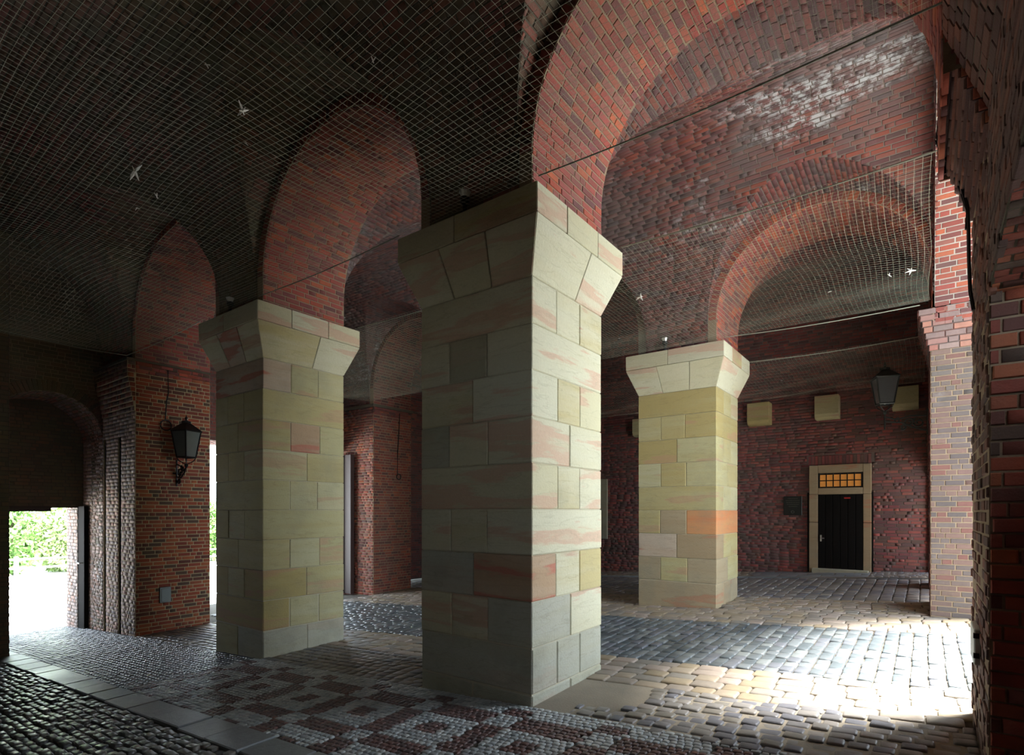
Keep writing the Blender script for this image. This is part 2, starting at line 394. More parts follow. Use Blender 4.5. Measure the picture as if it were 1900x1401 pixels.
# ceilings: three barrel vaults with lunettes
def ceiling(yc, mat, label, lun_lo, lun_hi, rb=RB, xr=XR, xl=XL):
    y0, y1 = yc-rb, yc+rb
    pts = [(y0, ZC-.25), (y0, ZBAR)]+arc(yc, ZBAR, rb, 180, 0, 40)[1:]+[(y1, ZC-.25)]
    sf = Surf('x', pts, n=1)       # path runs y0 -> y1 over the crown; normal points down/inward
    def iv(v):
        a, z = sf.pt(v); lo = a < yc; use = lun_lo if lo else lun_hi
        if not use:
            return [(xl, xr)] if True else None
        edges = []
        for (c, r) in sorted(LUN):
            rr = r+LG; t = z-(ZS)
            wdt = rr if t <= 0 else (math.sqrt(rr*rr-t*t) if t < rr else 0)
            edges.append((c-wdt, c+wdt))
        out_ = []; x = xl
        for e0, e1 in edges: out_.append((x, max(x, e0))); x = max(x, e1)
        out_.append((x, max(x, xr)))
        return out_
    mb = MB(); backing(mb, sf, iv)
    mort = MORTD if mat == 'nave' else MORTP
    def ivb(v):
        L = [list(q) for q in iv(v)]
        o = []
        for q in L:
            if q[1]-q[0] < .01: continue
            if o and q[0]-o[-1][1] < .01: o[-1][1] = q[1]
            else: o.append(q)
        return [tuple(q) for q in o]
    sfs = []
    for side, use in ((0, lun_lo), (1, lun_hi)):
        if not use: continue
        for (c, r) in LUN:
            rr = r+LG
            s2 = Surf('y', [(c-rr, ZC-.25)]+arc(c, ZS, rr, 180, 0, 30)+[(c+rr, ZC-.25)], n=1)
            def iv2(v, s2=s2, side=side):
                _, z = s2.pt(v)
                d = rb-math.sqrt(max(rb*rb-max(z-ZBAR, 0)**2, 0))
                return [(y0, y0+d+.01)] if side == 0 else [(y1-d-.01, y1)]
            backing(mb, s2, iv2); sfs.append((s2, iv2))
    o = structure(mb.build('ceiling', mort), label)
    bricks(o, MB_[mat], sf, ivb)
    for s2, iv2 in sfs: bricks(o, MB_[mat], s2, iv2)
    return o
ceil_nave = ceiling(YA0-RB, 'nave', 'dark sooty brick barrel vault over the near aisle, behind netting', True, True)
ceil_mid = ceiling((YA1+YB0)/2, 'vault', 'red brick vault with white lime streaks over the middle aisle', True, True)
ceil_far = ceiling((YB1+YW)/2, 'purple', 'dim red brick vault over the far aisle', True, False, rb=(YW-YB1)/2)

# arcade arches ---------------------------------------------------------
def arch(c, r, y0, y1, mat, mort, label, zs=ZS, zb=ZC-.25, faces=(1, 1)):
    t = thing('brick_arch', label, 'arch', (c, (y0+y1)/2, zb), 'brick arches of the two arcades')
    sf = Surf('y', [(c-r, zb)]+arc(c, zs, r, 180, 0, 36)+[(c+r, zb)], n=1)
    mb = MB(); backing(mb, sf, lambda v: [(y0, y1)])
    r2 = r+LG+.01
    for yy, sgn in ((y0, -1), (y1, 1)):           # flat faces of the ring
        A = [(c-r, zb)]+arc(c, zs, r, 180, 0, 36)+[(c+r, zb)]; B = [(c-r2, zb)]+arc(c, zs, r2, 180, 0, 36)+[(c+r2, zb)]
        for i in range(len(A)-1):
            mb.quad((A[i][0], yy, A[i][1]), (A[i+1][0], yy, A[i+1][1]), (B[i+1][0], yy, B[i+1][1]), (B[i][0], yy, B[i][1]))
    core = mb.build('mortar_bed', mort, t)
    bricks(t, MB_[mat], sf, lambda v: [(y0, y1)], headers=.25)
    ring(t, MB_[mat], 'y', y0, c, zs, r, r2-.01, -1)
    return t
(c1, r1), (c2, r2), (c3, r3) = LUN
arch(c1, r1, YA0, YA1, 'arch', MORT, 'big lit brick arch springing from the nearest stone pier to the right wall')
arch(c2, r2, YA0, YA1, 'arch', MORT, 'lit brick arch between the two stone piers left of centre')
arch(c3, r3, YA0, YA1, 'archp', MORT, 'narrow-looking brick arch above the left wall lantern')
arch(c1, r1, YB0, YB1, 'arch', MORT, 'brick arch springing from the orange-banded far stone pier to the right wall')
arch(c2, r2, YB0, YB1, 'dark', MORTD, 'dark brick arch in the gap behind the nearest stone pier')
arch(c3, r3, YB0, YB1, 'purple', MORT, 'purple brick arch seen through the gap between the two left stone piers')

# stone piers ------------------------------------------------------------
PATX = [3, 1, 3, 2, 3, 1, 3, 2, 3]; PATY = [1, 3, 2, 3, 1, 3, 2, 3, 1]
CUTS = {1: [], 2: [.50], 3: [.32, .66]}
def stone_pier(x0, x1, y0, y1, label, mats, special={}, cap=SSC, ov=.16):
    cx, cy = (x0+x1)/2, (y0+y1)/2; zf = min(fz(x0, y0), fz(x1, y1))
    t = thing('stone_pier', label, 'pier', (cx, cy, fz(cx, cy)), 'sandstone arcade piers')
    zn = 1.96; hc = .388; g = .0028; D = .36
    core = MB().box((x0+.010, y0+.010, zf-.15), (x1-.010, y1-.010, ZC-.02)); core.build('mortar_core', MORTS, t)
    rs = random.Random(int(abs(x0)*100+y0*10))
    for k in range(10):
        zt = zn-k*hc; zb = zt-hc
        if k == 9: zb = zf-.12
        if k >= 9:
            # foot of the pier: one low course hidden partly by the paving
            px, py = 2, 2
        else: px, py = PATX[k], PATY[k]
        if zb-zf < .16: zb = zf-.12
        if zt-zf < .16: break
        j = lambda: rs.uniform(-.003, .003)
        cy_ = [y0]+[y0+(y1-y0)*q+rs.uniform(-.02, .02) for q in CUTS[px]]+[y1]    # cuts on the +X face
        cx_ = [x0]+[x0+(x1-x0)*q+rs.uniform(-.02, .02) for q in (CUTS[py] if py != 3 else [.29, .63])]+[x1]
        def blk(a, b, key):
            m = special.get((k, key)) or (mats[rs.randrange(len(mats))])
            e = MB().box((a[0]+g+j() if a[0] > x0 else a[0]+j(), a[1]+g if a[1] > y0 else a[1]+j(), zb+g),
                         (b[0]-g if b[0] < x1 else b[0]+j(), b[1]-g if b[1] < y1 else b[1]+j(), zt-g))
            e.build('stone_block', m, t, bevel=.007 if k < 8 else .012)
        # front (-Y) face strip owns the corner at (x1,y0)
        n = len(cx_)-1
        ye = min(cy_[1], y0+1.0) if n >= 1 else y0+D
        # front row: last block wraps the corner and reaches to the first cut of the +X face
        for i in range(n):
            ymax = y0+D if i < n-1 else cy_[1]
            blk((cx_[i], y0), (cx_[i+1], ymax), ('y', i)) if i < n-1 else blk((max(cx_[i], x1-1.3), y0), (x1, ymax), ('c', 0))
        for i in range(1, len(cy_)-1):
            blk((x1-D, cy_[i]), (x1, cy_[i+1]), ('x', i))
        # back and left sides
        blk((x0, y0+D), (x0+D, y1), ('l', 0)); 
        if cy_[1] < y1-D: blk((x0+D, y1-D), (x1-D, y1), ('b', 0))
    # flared capital
    z0, z1, z2 = zn, 2.38, ZC
    capital = MB().box((x0-ov+.03, y0-ov+.03, z1), (x1+ov-.03, y1+ov-.03, z2-.012)).build('capital', MORTS, t)
    def side(a0, b0, a1, b1, cuts, m, zb_, zt_, slant=0):
        # a0,b0 bottom ends; a1,b1 top ends (xy), inner depth toward the centre
        qs = [0]+cuts+[1]
        for i in range(len(qs)-1):
            f0, f1 = qs[i], qs[i+1]
            s0 = f0 if f0 in (0,) else f0+slant*(.5-f0); s1 = f1 if f1 in (1,) else f1+slant*(.5-f1)
            L = lambda p, q, f: Vector((p[0]+(q[0]-p[0])*f, p[1]+(q[1]-p[1])*f))
            B0, B1 = L(a0, b0, s0), L(a0, b0, s1); T0, T1 = L(a1, b1, f0), L(a1, b1, f1)
            ce = Vector((cx, cy)); ins = lambda p: p+(ce-p)*.45
            d = (B1-B0).normalized()*.004
            if f0 > 0: B0 += d; T0 += d
            if f1 < 1: B1 -= d; T1 -= d
            bot = [(*B0, zb_), (*B1, zb_), (*ins(B1), zb_), (*ins(B0), zb_)]; top = [(*T0, zt_), (*T1, zt_), (*ins(T1), zt_), (*ins(T0), zt_)]
            MB().hexa(bot, top).build('capital_block', m() if callable(m) else m, capital, bevel=.006)
    c0 = [(x0, y0), (x1, y0), (x1, y1), (x0, y1)]
    c1_ = [(x0-ov, y0-ov), (x1+ov, y0-ov), (x1+ov, y1+ov), (x0-ov, y1+ov)]
    pick = lambda: cap if rs.random() < .7 else (SSR if rs.random() < .3 else SS)
    for i in range(4):
        j2 = (i+1) % 4
        side(c0[i], c0[j2], c1_[i], c1_[j2], [[.33, .67], [.58], [.4], [.5]][i], pick, z0+.004, z1-.003, slant=.0)
        side(c1_[i], c1_[j2], c1_[i], c1_[j2], [[.38], [.30, .66], [.5], [.5]][i] if i else [.45], pick, z1+.003, z2)
    return t
P1 = stone_pier(-3.92, -2.62, YA0, YA1, 'largest pale sandstone pier with flared capital in the centre foreground',
    [SS, SSC, SS, SSC, SSG], {(6, ('c', 0)): SSR, (2, ('x', 1)): SS, (0, ('x', 1)): SSC, (8, ('c', 0)): SSG, (8, ('x', 1)): SSG, (8, ('x', 2)): SSG, (9, ('c', 0)): SSG, (7, ('c', 0)): SSG, (1, ('c', 0)): SSC, (3, ('c', 0)): SSC, (3, ('x', 1)): SSC, (5, ('c', 0)): SSC})
P2 = stone_pier(-8.0, -6.77, YA0, YA1, 'yellow sandstone pier with flared capital just right of the left wall lantern',
    [SSY, SSY2, SSY, SSY2], {(0, ('c', 0)): SSR, (2, ('x', 1)): SSR, (9, ('c', 0)): SSG, (9, ('x', 1)): SSG, (8, ('c', 0)): SSY})
P3 = stone_pier(-3.92, -2.62, YB0, YB1, 'smaller far sandstone pier with a bright orange block low on its corner',
    [SSY, SSY2, SSY], {(5, ('c', 0)): SSO, (5, ('y', 1)): SSB, (6, ('y', 0)): SSR, (6, ('c', 0)): SSB, (7, ('y', 0)): SSB, (7, ('y', 1)): SSY, (7, ('c', 0)): SSB, (8, ('c', 0)): SSB, (8, ('x', 1)): SSB, (8, ('x', 2)): SSB, (7, ('x', 1)): SSY, (9, ('y', 0)): SSB, (9, ('x', 1)): SSB, (5, ('y', 0)): SSY, (6, ('x', 1)): SSY, (8, ('y', 0)): SSB, (4, ('c', 0)): SSY, (0, ('c', 0)): SSY, (9, ('c', 0)): SSB})
P4 = stone_pier(-8.0, -6.77, YB0, YB1, 'sandstone pier hidden behind the nearest stone pier', [SSY, SS])

# brick piers against the end walls ---------------------------------------
def face(parent, mat, ax, fixed, a, b, z0, z1, n, ivf=None, **kw):
    """vertical brick face; ax='x' extrudes along x at y=fixed; n = sign of the outward normal"""
    sf = Surf(ax, [(fixed, z0), (fixed, z1)], n=-n if ax == 'x' else n)
    return bricks(parent, mat, sf, ivf or (lambda v: [(a, b)]), **kw)
def steps(z0, z1, out_, n): return [(z0+(z1-z0)*i/n, z0+(z1-z0)*(i+1)/n, out_*(i+1)/n) for i in range(n)]

# near right pier
t = thing('brick_pier', 'rough dark red brick pier cut by the right edge of the picture', 'pier', (.9, 4.4, fz(.9, 4.4)), 'brick piers on the end walls')
XN = .27
m = MB().box((XN, YA0, -1.9), (1.35, YA1, 2.03))
m.box((.08, YA0, 2.6), (1.35, YA1, 5.0))
m2 = MB()
for z0, z1, o in steps(2.03, 2.60, XN-.08, 8): m2.box((XN-o+.004, YA0+.004, z0), (1.35, YA1-.004, z1))
m2.build('corbel_courses', MB_['brown'], t)
m.build('mortar_core', MORT, t)
face(t, MB_['brown'], 'y', XN, YA0, YA1, -1.7, 2.03, -1, wear=.3, jit=.006)
face(t, MB_['orange'], 'x', YA0, XN, 1.35, -1.7, 2.03, 1, wear=.3, jit=.004, proud=.016, bh=.08, bl=.24)
for z0, z1, o in steps(2.03, 2.60, XN-.08, 8):
    face(t, MB_['brown'], 'y', XN-o, YA0, YA1, z0, z1, -1)
    sfc = Surf('y', [(XN-o, z0), (XN-o+.03, z0)], n=1)
    face(t, MB_['orange'], 'x', YA0, XN-o, 1.35, z0, z1, 1); face(t, MB_['red'], 'x', YA1, XN-o, 1.35, z0, z1, -1)
# far right pier
t = thing('brick_pier', 'grey-washed brick pier in bright side light right of the hanging lantern', 'pier', (.7, 9.5, fz(.7, 9.5)), 'brick piers on the end walls')
m = MB().box((.06, YB0, -1.9), (1.35, YB1, 2.05)); m.box((.08, YB0, 2.6), (1.35, YB1, 5.0))
m2 = MB()
for z0, z1, o in steps(2.05, 2.60, .13, 7): m2.box((.06-o+.004, YB0+.004, z0), (1.35, YB1-.004, z1))
m2.build('corbel_courses', MB_['greyr'], t)
m.build('mortar_core', MORT, t)
face(t, MB_['greyr'], 'x', YB0, .06, 1.35, -1.6, 2.05, 1, proud=.007, jit=.003)
face(t, MB_['purple'], 'y', .06, YB0, YB1, -1.6, 2.05, -1)
for z0, z1, o in steps(2.05, 2.60, .13, 7):
    face(t, MB_['grey'], 'x', YB0, .06-o, 1.35, z0, z1, 1); face(t, MB_['purple'], 'y', .06-o, YB0, YB1, z0, z1, -1)
# left lantern pier, with two slots in its left face
t = thing('brick_pier', 'red brick pier carrying the left wall lantern', 'pier', (-11.5, 4.4, fz(-11.5, 4.4)), 'brick piers on the end walls')
SL = [(-12.26, -12.14), (-11.56, -11.42)]
m = MB().box((-13.35, YA0+.14, -2.6), (-10.8, YA1, 2.62)); m.box((-13.35, YA0, 1.35), (-10.8, YA0+.14, 1.72))
for a, b in ((-13.35, SL[0][0]), (SL[0][1], SL[1][0]), (SL[1][1], -10.8)): m.box((a, YA0, -2.6), (b, YA0+.14, 1.35))
for z0, z1, o in steps(1.72, 2.36, .12, 8): m.box((-12.3, YA0-o, z0), (-10.8, YA0+.14, z1))
m.box((-12.3, YA0-.12, 2.36), (-10.8, YA0+.14, 2.58))
MB().box((-12.3, YA0-.14, 2.56), (-10.77, YA1, 2.60)).build('ledge', MORTD, t)
m.build('mortar_core', MORTL, t)
face(t, MB_['orange'], 'y', -10.8, YA0, YA1, -2.2, 2.56, 1, bl=.21)
for a, b in SL:
    e = MB(); e.box((a+.004, YA0+.02, -2.6), (a+.012, YA0+.14, 1.35)); e.box((b-.012, YA0+.02, -2.6), (b-.004, YA0+.14, 1.35)); e.box((a+.004, YA0+.125, -2.6), (b-.004, YA0+.139, 1.35)); e.build('iron_channel', IRON, t)  # black lining added so the slots look as dark as deep shade
def slots(v):
    z = -2.45+v
    return [(-13.35, SL[0][0]), (SL[0][1], SL[1][0]), (SL[1][1], -10.8)] if z < 1.35 else [(-13.35, -10.8)]
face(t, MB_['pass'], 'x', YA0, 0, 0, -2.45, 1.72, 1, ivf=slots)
for z0, z1, o in steps(1.72, 2.36, .12, 8): face(t, MB_['grey'], 'x', YA0-o, -12.3, -10.8, z0, z1, 1); face(t, MB_['orange'], 'y', -10.8, YA0-o, YA0, z0, z1, 1)
face(t, MB_['orange'], 'y', -10.8, YA0-.12, YA0, 2.36, 2.56, 1)
face(t, MB_['dark'], 'x', YA0-.12, -12.3, -10.8, 2.36, 2.56, 1)
# second left pier
t = thing('brick_pier', 'brick pier with a bright lit edge beside a dark gate leaf, between stone piers', 'pier', (-11.4, 9.5, fz(-11.4, 9.5)), 'brick piers on the end walls')
m = MB().box((-12.0, YB0, -2.4), (-10.8, YB1, 2.6)); MB().box((-12.02, YB0-.05, 2.56), (-10.75, YB1+.05, 2.62)).build('ledge', MORTD, t); m.build('mortar_core', MORT, t)
face(t, MB_['red'], 'y', -10.8, YB0, YB1, -2.2, 2.56, 1); face(t, MB_['red'], 'x', YB0, -12.0, -10.8, -2.2, 2.56, 1)

# walls -------------------------------------------------------------------
def barrel_iv(yc, rb, z):
    if z <= ZBAR: return (yc-rb, yc+rb)
    w2 = math.sqrt(max(rb*rb-(z-ZBAR)**2, 0)); return (yc-w2, yc+w2)
def cut(iv, holes):
    for a, b in holes:
        nw = []
        for c, d in iv:
            if b <= c or a >= d: nw.append((c, d)); continue
            if a > c: nw.append((c, a))
            if b < d: nw.append((b, d))
        iv = nw
    return iv
def hole_at(h, z):      # (y0,y1,zspring,rise) segmental/round arch
    y0, y1, zs, rise = h
    if z <= zs: return (y0, y1)
    if z >= zs+rise: return None
    hw = (y1-y0)/2; rr = (hw*hw+rise*rise)/(2*rise) if rise < hw else hw
    zc = zs+rise-rr; q = math.sqrt(max(rr*rr-(z-zc)**2, 0)); return ((y0+y1)/2-q, (y0+y1)/2+q)
def hole_path(h, z0):
    y0, y1, zs, rise = h; hw = (y1-y0)/2; c = (y0+y1)/2
    if rise < 1e-3: return [(y0, z0), (y0, zs), (y1, zs), (y1, z0)]
    rr = (hw*hw+rise*rise)/(2*rise) if rise < hw else hw; zc = zs+rise-rr
    a = math.degrees(math.asin(min(1, hw/rr)))
    return [(y0, z0)]+arc(c, zc, rr, 90+a, 90-a, 20)+[(y1, z0)]
def end_wall(name, label, x, xo, yc, rb, z0, z1, holes, mat, mort, n, reveal=None, jm=None, ylo=None, yhi=None):
    """wall in the plane x facing n (sign), outer plane xo, closing a barrel vault"""
    f = (lambda z: barrel_iv(yc, rb, z)) if ylo is None else (lambda z: (ylo, yhi))
    sf = Surf('x', [(0, z0), (0, z1)])       # dummy for arc length; real faces laid below
    s = Surf('y', [(x, z0), (x, z1)], n=n)
    def iv(v):
        z = z0+v; hs = [q for q in (hole_at(h, z) for h in holes) if q]
        return cut([f(z)], hs)
    mb = MB(); backing(mb, s, iv, step=.03)
    so = Surf('y', [(xo, z0), (xo, z1)], n=-n); backing(mb, so, iv, step=.06)
    rv = []
    for h in holes:
        r = Surf('x', hole_path(h, z0), n=1); a, b = min(x, xo), max(x, xo)
        backing(mb, r, lambda v: [(a, b)]); rv.append((r, a, b))
    o = structure(mb.build(name, mort), label)
    bricks(o, MB_[mat], s, iv)
    for r, a, b in rv: bricks(o, MB_[reveal or mat], r, lambda v: [(a, b)])
    for h in holes:
        y0, y1, zs, rise = h
        if rise > .3: ring(o, MB_[mat], 'x', x+.012*n, (y0+y1)/2, zs, (y1-y0)/2, (y1-y0)/2+.2, n)
    return o
# right wall of the middle aisle: one tall open arch
end_wall('wall_right', 'wall above the tall open arch of the middle aisle', XR, 1.35, (YA1+YB0)/2, RB, 2.4, ZBAR+RB,
         [(YA1, YB0, ZC, RB-.12)], 'vault', MORTG, -1, reveal='red')
# right wall of the far aisle: two low arched openings
end_wall('wall_right', 'right wall of the far aisle with two narrow openings', XR-.04, 1.35, (YB1+YW)/2, (YW-YB1)/2, -1.7, ZBAR+1.9,
         [(10.2, 11.55, .7, .6), (12.4, 13.95, .7, .6)], 'purple', MORTP, -1, reveal='orange')
# near right wall: shallow arched recess, unseen gate added, open above for fill light
end_wall('wall_right', 'near right wall above the shallow-arched recess', XN, 1.35, 1.885, RB, -1.9, 2.1,
         [(-.3, YA0+.03, 1.13, .18)], 'brown', MORTD, -1, reveal='orange', ylo=-.4, yhi=YA0)
m = MB(); sf = Surf('y', [(XN, 2.1), (.08, 2.6), (.08, ZBAR+RB)], n=-1)
iv = lambda v: [barrel_iv(1.885, RB, sf.pt(v)[1])]
backing(m, sf, iv); o = structure(m.build('wall_right', MORTD), 'top of the near right wall under the vault'); bricks(o, MB_['brown'], sf, iv)
g = structure(MB().box((1.2, -.5, -1.9), (1.3, YA0, .88)).build('door_2', BROWNW), 'dark timber gate closing the near right recess')
for i in range(16): MB().box((1.16, -.45+i*.265, -1.5), (1.205, -.45+i*.265+.25, .90)).build('plank', BROWNW, g, bevel=.006)
# left end walls
end_wall('wall_left', 'dark end wall of the near aisle over the passage arch', XL, XL-.6, 1.885, RB, -2.6, ZBAR+RB,
         [(2.22, YA0, 1.30, .80)], 'dark', MORT, 1)
end_wall('wall_left', 'end wall of the middle aisle with a wide gateway', -12.0, -12.8, (YA1+YB0)/2, RB, -2.4, ZBAR+RB,
         [(5.45, 8.9, 1.5, .0001)], 'purple', MORTP, 1)
end_wall('wall_left', 'dim end wall of the far aisle', -12.0, -12.8, (YB1+YW)/2, (YW-YB1)/2, -2.4, ZBAR+1.9,
         [(10.6, 12.6, -1.97, .0001)], 'purple', MORTP, 1)
# passage beyond the arch
m = MB(); sf = Surf('x', [(2.22, -2.6)]+arc(3.02, 1.30, .80, 180, 0, 20)+[(YA0, 1.2)], n=1); ivp = lambda v: [(-13.4, XL)]
backing(m, sf, ivp); o = structure(m.build('ceiling', MORTD), 'little barrel vault of the passage to the left doorway'); bricks(o, MB_['grey'], sf, ivp)
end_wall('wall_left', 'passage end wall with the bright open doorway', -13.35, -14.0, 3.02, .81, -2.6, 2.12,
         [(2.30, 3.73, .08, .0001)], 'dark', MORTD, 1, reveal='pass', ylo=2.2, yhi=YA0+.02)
d = structure(MB().box((-13.35, 3.735, -2.32), (-13.02, 3.80, .10)).build('door_1', BLKWOOD), 'dark door leaf folded back inside the doorway')
MB().tube([(-13.1, 3.74, -1.0), (-13.1, 3.68, -1.0), (-13.2, 3.68, -1.0)], .012).build('door_handle', STEEL, d)
MB().box((-13.36, 2.62, -.0), (-13.30, 3.30, .1)).build('lintel_board', BROWNW, d)
# pier at the left edge of the picture
t = thing('brick_pier', 'dark brick pier at the extreme left edge beside the bright doorway', 'pier', (-11.6, 1.6, fz(-11.6, 1.6)), 'brick piers on the end walls')
MB().box((-12.32, 1.0, -2.6), (-10.95, 2.22, 4.1)).build('mortar_core', MORTD, t)
face(t, MB_['dark'], 'y', -10.95, 1.0, 2.22, -2.3, 4.1, 1); face(t, MB_['grey'], 'x', 2.22, -12.3, -10.95, -2.3, 4.1, -1)
# far wall with the door
DX0, DX1 = -2.12, -.86            # door opening
o = MB(); sf = Surf('x', [(YW, -1.9), (YW, ZC+.2)], n=-1)
WX = [None]
def ivw(v):
    z = -1.9+v
    return cut([(XL, XR)], [(-2.075, -.90)] if z < 1.02 else [(-2.12, -.85)] if z < 1.24 else [])
backing(o, sf, lambda v: [(XL, XR)]); far = structure(o.build('wall_back', MORTP), 'far red brick wall with the stone-framed door')
bricks(far, MB_['wallfar'], sf, ivw)
BRICKSETS.append((far, MB_['wallfar'], [((-2.10+.0665*(i+.5), YW, 1.13), (1, 0, 0), (0, 0, 1), (0, -1, 0), .028, .105, .006+random.uniform(-.004, .004)) for i in range(18)], 'brick'))
# near wall behind the camera side
o = MB().box((XL, YN-.3, -2.6), (1.35, YN, 2.7))
nearw = structure(o.build('wall_front', MORTD), 'near wall of the near aisle')
face(nearw, MB_['dark'], 'x', YN, 0, 0, -2.4, 2.6, -1, ivf=lambda v: [(XL, XR)])
# shell above and behind so that no daylight leaks between vaults
for a, b in [((-14.0, -.5, 4.95), (1.5, 15.2, 5.2)), ((-14.0, YW+.25, -2.6), (1.5, YW+.5, 5.0)), ((-14.0, -.6, -2.6), (1.5, -.36, 5.0)), ((-14.0, -.5, 2.14), (XL-.62, 5.0, 4.95)), ((-14.0, -.5, -2.6), (XL-.62, 2.1, 4.95)), ((-14.0, YA0+.1, -2.6), (-12.9, 5.1, 4.95)), ((-14.0, 5.0, 1.6), (-12.82, 15.0, 4.95)), ((1.36, -.6, 1.35), (1.5, 4.6, 4.95)), ((1.36, -.6, -1.9), (1.5, -.3, 1.4)), ((1.36, 4.6, 4.6), (1.5, 15.2, 4.95)), ((1.36, 10.0, 1.4), (1.5, 15.2, 4.95))]:
    structure(MB().box(a, b).build('wall_outer', SOFF), 'outer masonry around the vaults')
# row wall fill between vaults, above the arches
for y0, y1 in ((YA0, YA1), (YB0, YB1)):
    pass

# ------------------------------------------------------------------ paving
STONESETS = []
def pave(parent, mat, x0, x1, y0, y1, lx, ly, rows='x', name='sett', jo=.012, h=.0, jit=.008, skip=None, pred=None, lean=.02):
    """rows='x': rows run along x (row pitch ly, stone length lx); rows='y': rows run along y"""
    fr = []
    if rows == 'x': A0, A1, B0, B1, la, lb = x0, x1, y0, y1, lx, ly
    else: A0, A1, B0, B1, la, lb = y0, y1, x0, x1, ly, lx
    nb = max(1, round((B1-B0)/lb)); pb = (B1-B0)/nb
    for k in range(nb):
        b = B0+(k+.5)*pb; a = A0-rnd()*la
        wob = random.uniform(-.15, .15)*jo
        while a < A1:
            L = la*random.uniform(.78, 1.22); a0, a1 = max(a, A0), min(a+L, A1); a += L
            if a1-a0 < la*.3: continue
            ac = (a0+a1)/2; bb = b+random.uniform(-1, 1)*jit*.5
            x, y = (ac, bb) if rows == 'x' else (bb, ac)
            if skip and skip(x, y): continue
            if pred and not pred(x, y): continue
            z = fz(x, y)+h+random.uniform(-jit, jit)
            n = Vector((-.062+random.uniform(-lean, lean), -.02+random.uniform(-lean, lean), 1)).normalized()
            ang = random.uniform(-.03, .03)
            U = Vector((math.cos(ang), math.sin(ang), 0)) if rows == 'x' else Vector((-math.sin(ang), math.cos(ang), 0))
            U = (U-n*U.dot(n)).normalized(); V = n.cross(U)
            fr.append(((x, y, z), tuple(U), tuple(V), tuple(n), (a1-a0-jo)/2, (pb-jo)/2, 0))
    STONESETS.append((parent, mat, fr, name)); return fr
m = MB()
xs = np.linspace(-14.2, 1.4, 27); ys = np.linspace(-.5, 14.3, 27)
for i in range(26):
    for j in range(26):
        q = [(xs[i], ys[j]), (xs[i+1], ys[j]), (xs[i+1], ys[j+1]), (xs[i], ys[j+1])]
        m.quad(*[(x, y, fz(x, y)-.028) for x, y in q])
floor = structure(m.build('floor', DIRT), 'sloping floor bed under the paving')
def inpier(x, y):
    for a, b in COLS:
        for c, d in ((YA0, YA1), (YB0, YB1)):
            if a-.02 < x < b+.02 and c-.02 < y < d+.02: return True
    if (x > .26 and YA0 < y < YA1) or (x > .05 and YB0 < y < YB1): return True
    if x < -10.8 and (YA0 < y < YA1 or YB0 < y < YB1): return True
    return False
def part(name, parent=floor, mat=DIRT, rect=None, z=-.024):
    x0, x1, y0, y1 = rect; m = MB(); n = 12
    for i in range(n):
        a, b = x0+(x1-x0)*i/n, x0+(x1-x0)*(i+1)/n
        m.quad((a, y0, fz(a, y0)+z), (b, y0, fz(b, y0)+z), (b, y1, fz(b, y1)+z), (a, y1, fz(a, y1)+z))
    return m.build(name, mat, parent)
# middle aisle: carriage lane of basalt setts with tan margins
lane = part('carriage_lane', rect=(-12.0, 1.35, 5.6, 7.85))
pave(lane, SETT, -12.0, 1.4, 5.6, 7.85, .125, .19, rows='y', name='sett', jit=.007)
tan = part('tan_margin', rect=(-10.8, 1.35, 4.7, 5.6), z=-.022)
pave(tan, TANS, -10.8, 1.35, 4.72, 5.6, .24, .176, rows='x', name='paving_slab', skip=inpier, jit=.006)
tan2 = part('far_tan_margin', rect=(-10.8, 1.35, 7.85, 8.92), z=-.022)
pave(tan2, TANS, -10.8, 1.35, 7.85, 8.92, .22, .178, rows='x', name='paving_slab', jit=.005)
# strip under the first arcade
cob = part('cobbled_strip', rect=(-10.8, .27, 3.76, 4.72), mat=DIRTL, z=-.012)
pave(cob, COBB, -2.3, .27, 3.72, 4.72, .135, .11, rows='x', name='cobble', skip=inpier, jo=.016, jit=.012, lean=.05, pred=lambda x, y: not (x < -1.9 and 4.0 < y < 4.75))
pave(cob, COBB, -10.8, -3.92, 3.80, 4.72, .15, .115, rows='x', name='cobble', skip=inpier, jo=.02, jit=.004, lean=.03)
cob2 = part('arcade_paving', rect=(-10.8, 1.2, 8.92, 10.15), mat=DIRT, z=-.02)
pave(cob2, TANS, -10.8, .08, 8.92, 10.15, .17, .12, rows='x', name='cobble', skip=inpier, jit=.006)
# far aisle
fa = part('far_aisle_paving', rect=(-12, 1.35, 10.15, 13.1), z=-.02)
pave(fa, COBB, -12, 1.3, 10.15, 13.0, .17, .14, rows='y', name='sett', jit=.008)
pv = MB().box((XL, 13.0, -3.0), (XR, 13.12, 0)).v
fs = part('raised_footway', rect=(XL, 1.3, 13.05, 14.0), z=.02, mat=DIRTL)
m = MB(); 
for i in range(12):
    a, b = XL+(XR+1.2-XL)*i/12, XL+(XR+1.2-XL)*(i+1)/12
    m.quad((a, 13.05, fz(a, 13)-.1), (b, 13.05, fz(b, 13)-.1), (b, 13.05, fz(b, 13)+.02), (a, 13.05, fz(a, 13)+.02))
m.build('footway_edge', KERB, floor)
pave(fs, KERB, -3.2, -.9, 13.08, 13.98, .45, .3, rows='x', name='paving_slab', h=.03, jit=.002, lean=.004)
pave(fs, COBB, -.9, 1.3, 13.08, 13.98, .12, .10, rows='x', name='cobble', h=.03, jit=.006)
pave(fs, TANS, XL, -3.2, 13.08, 13.98, .16, .12, rows='x', name='cobble', h=.03, jit=.006)
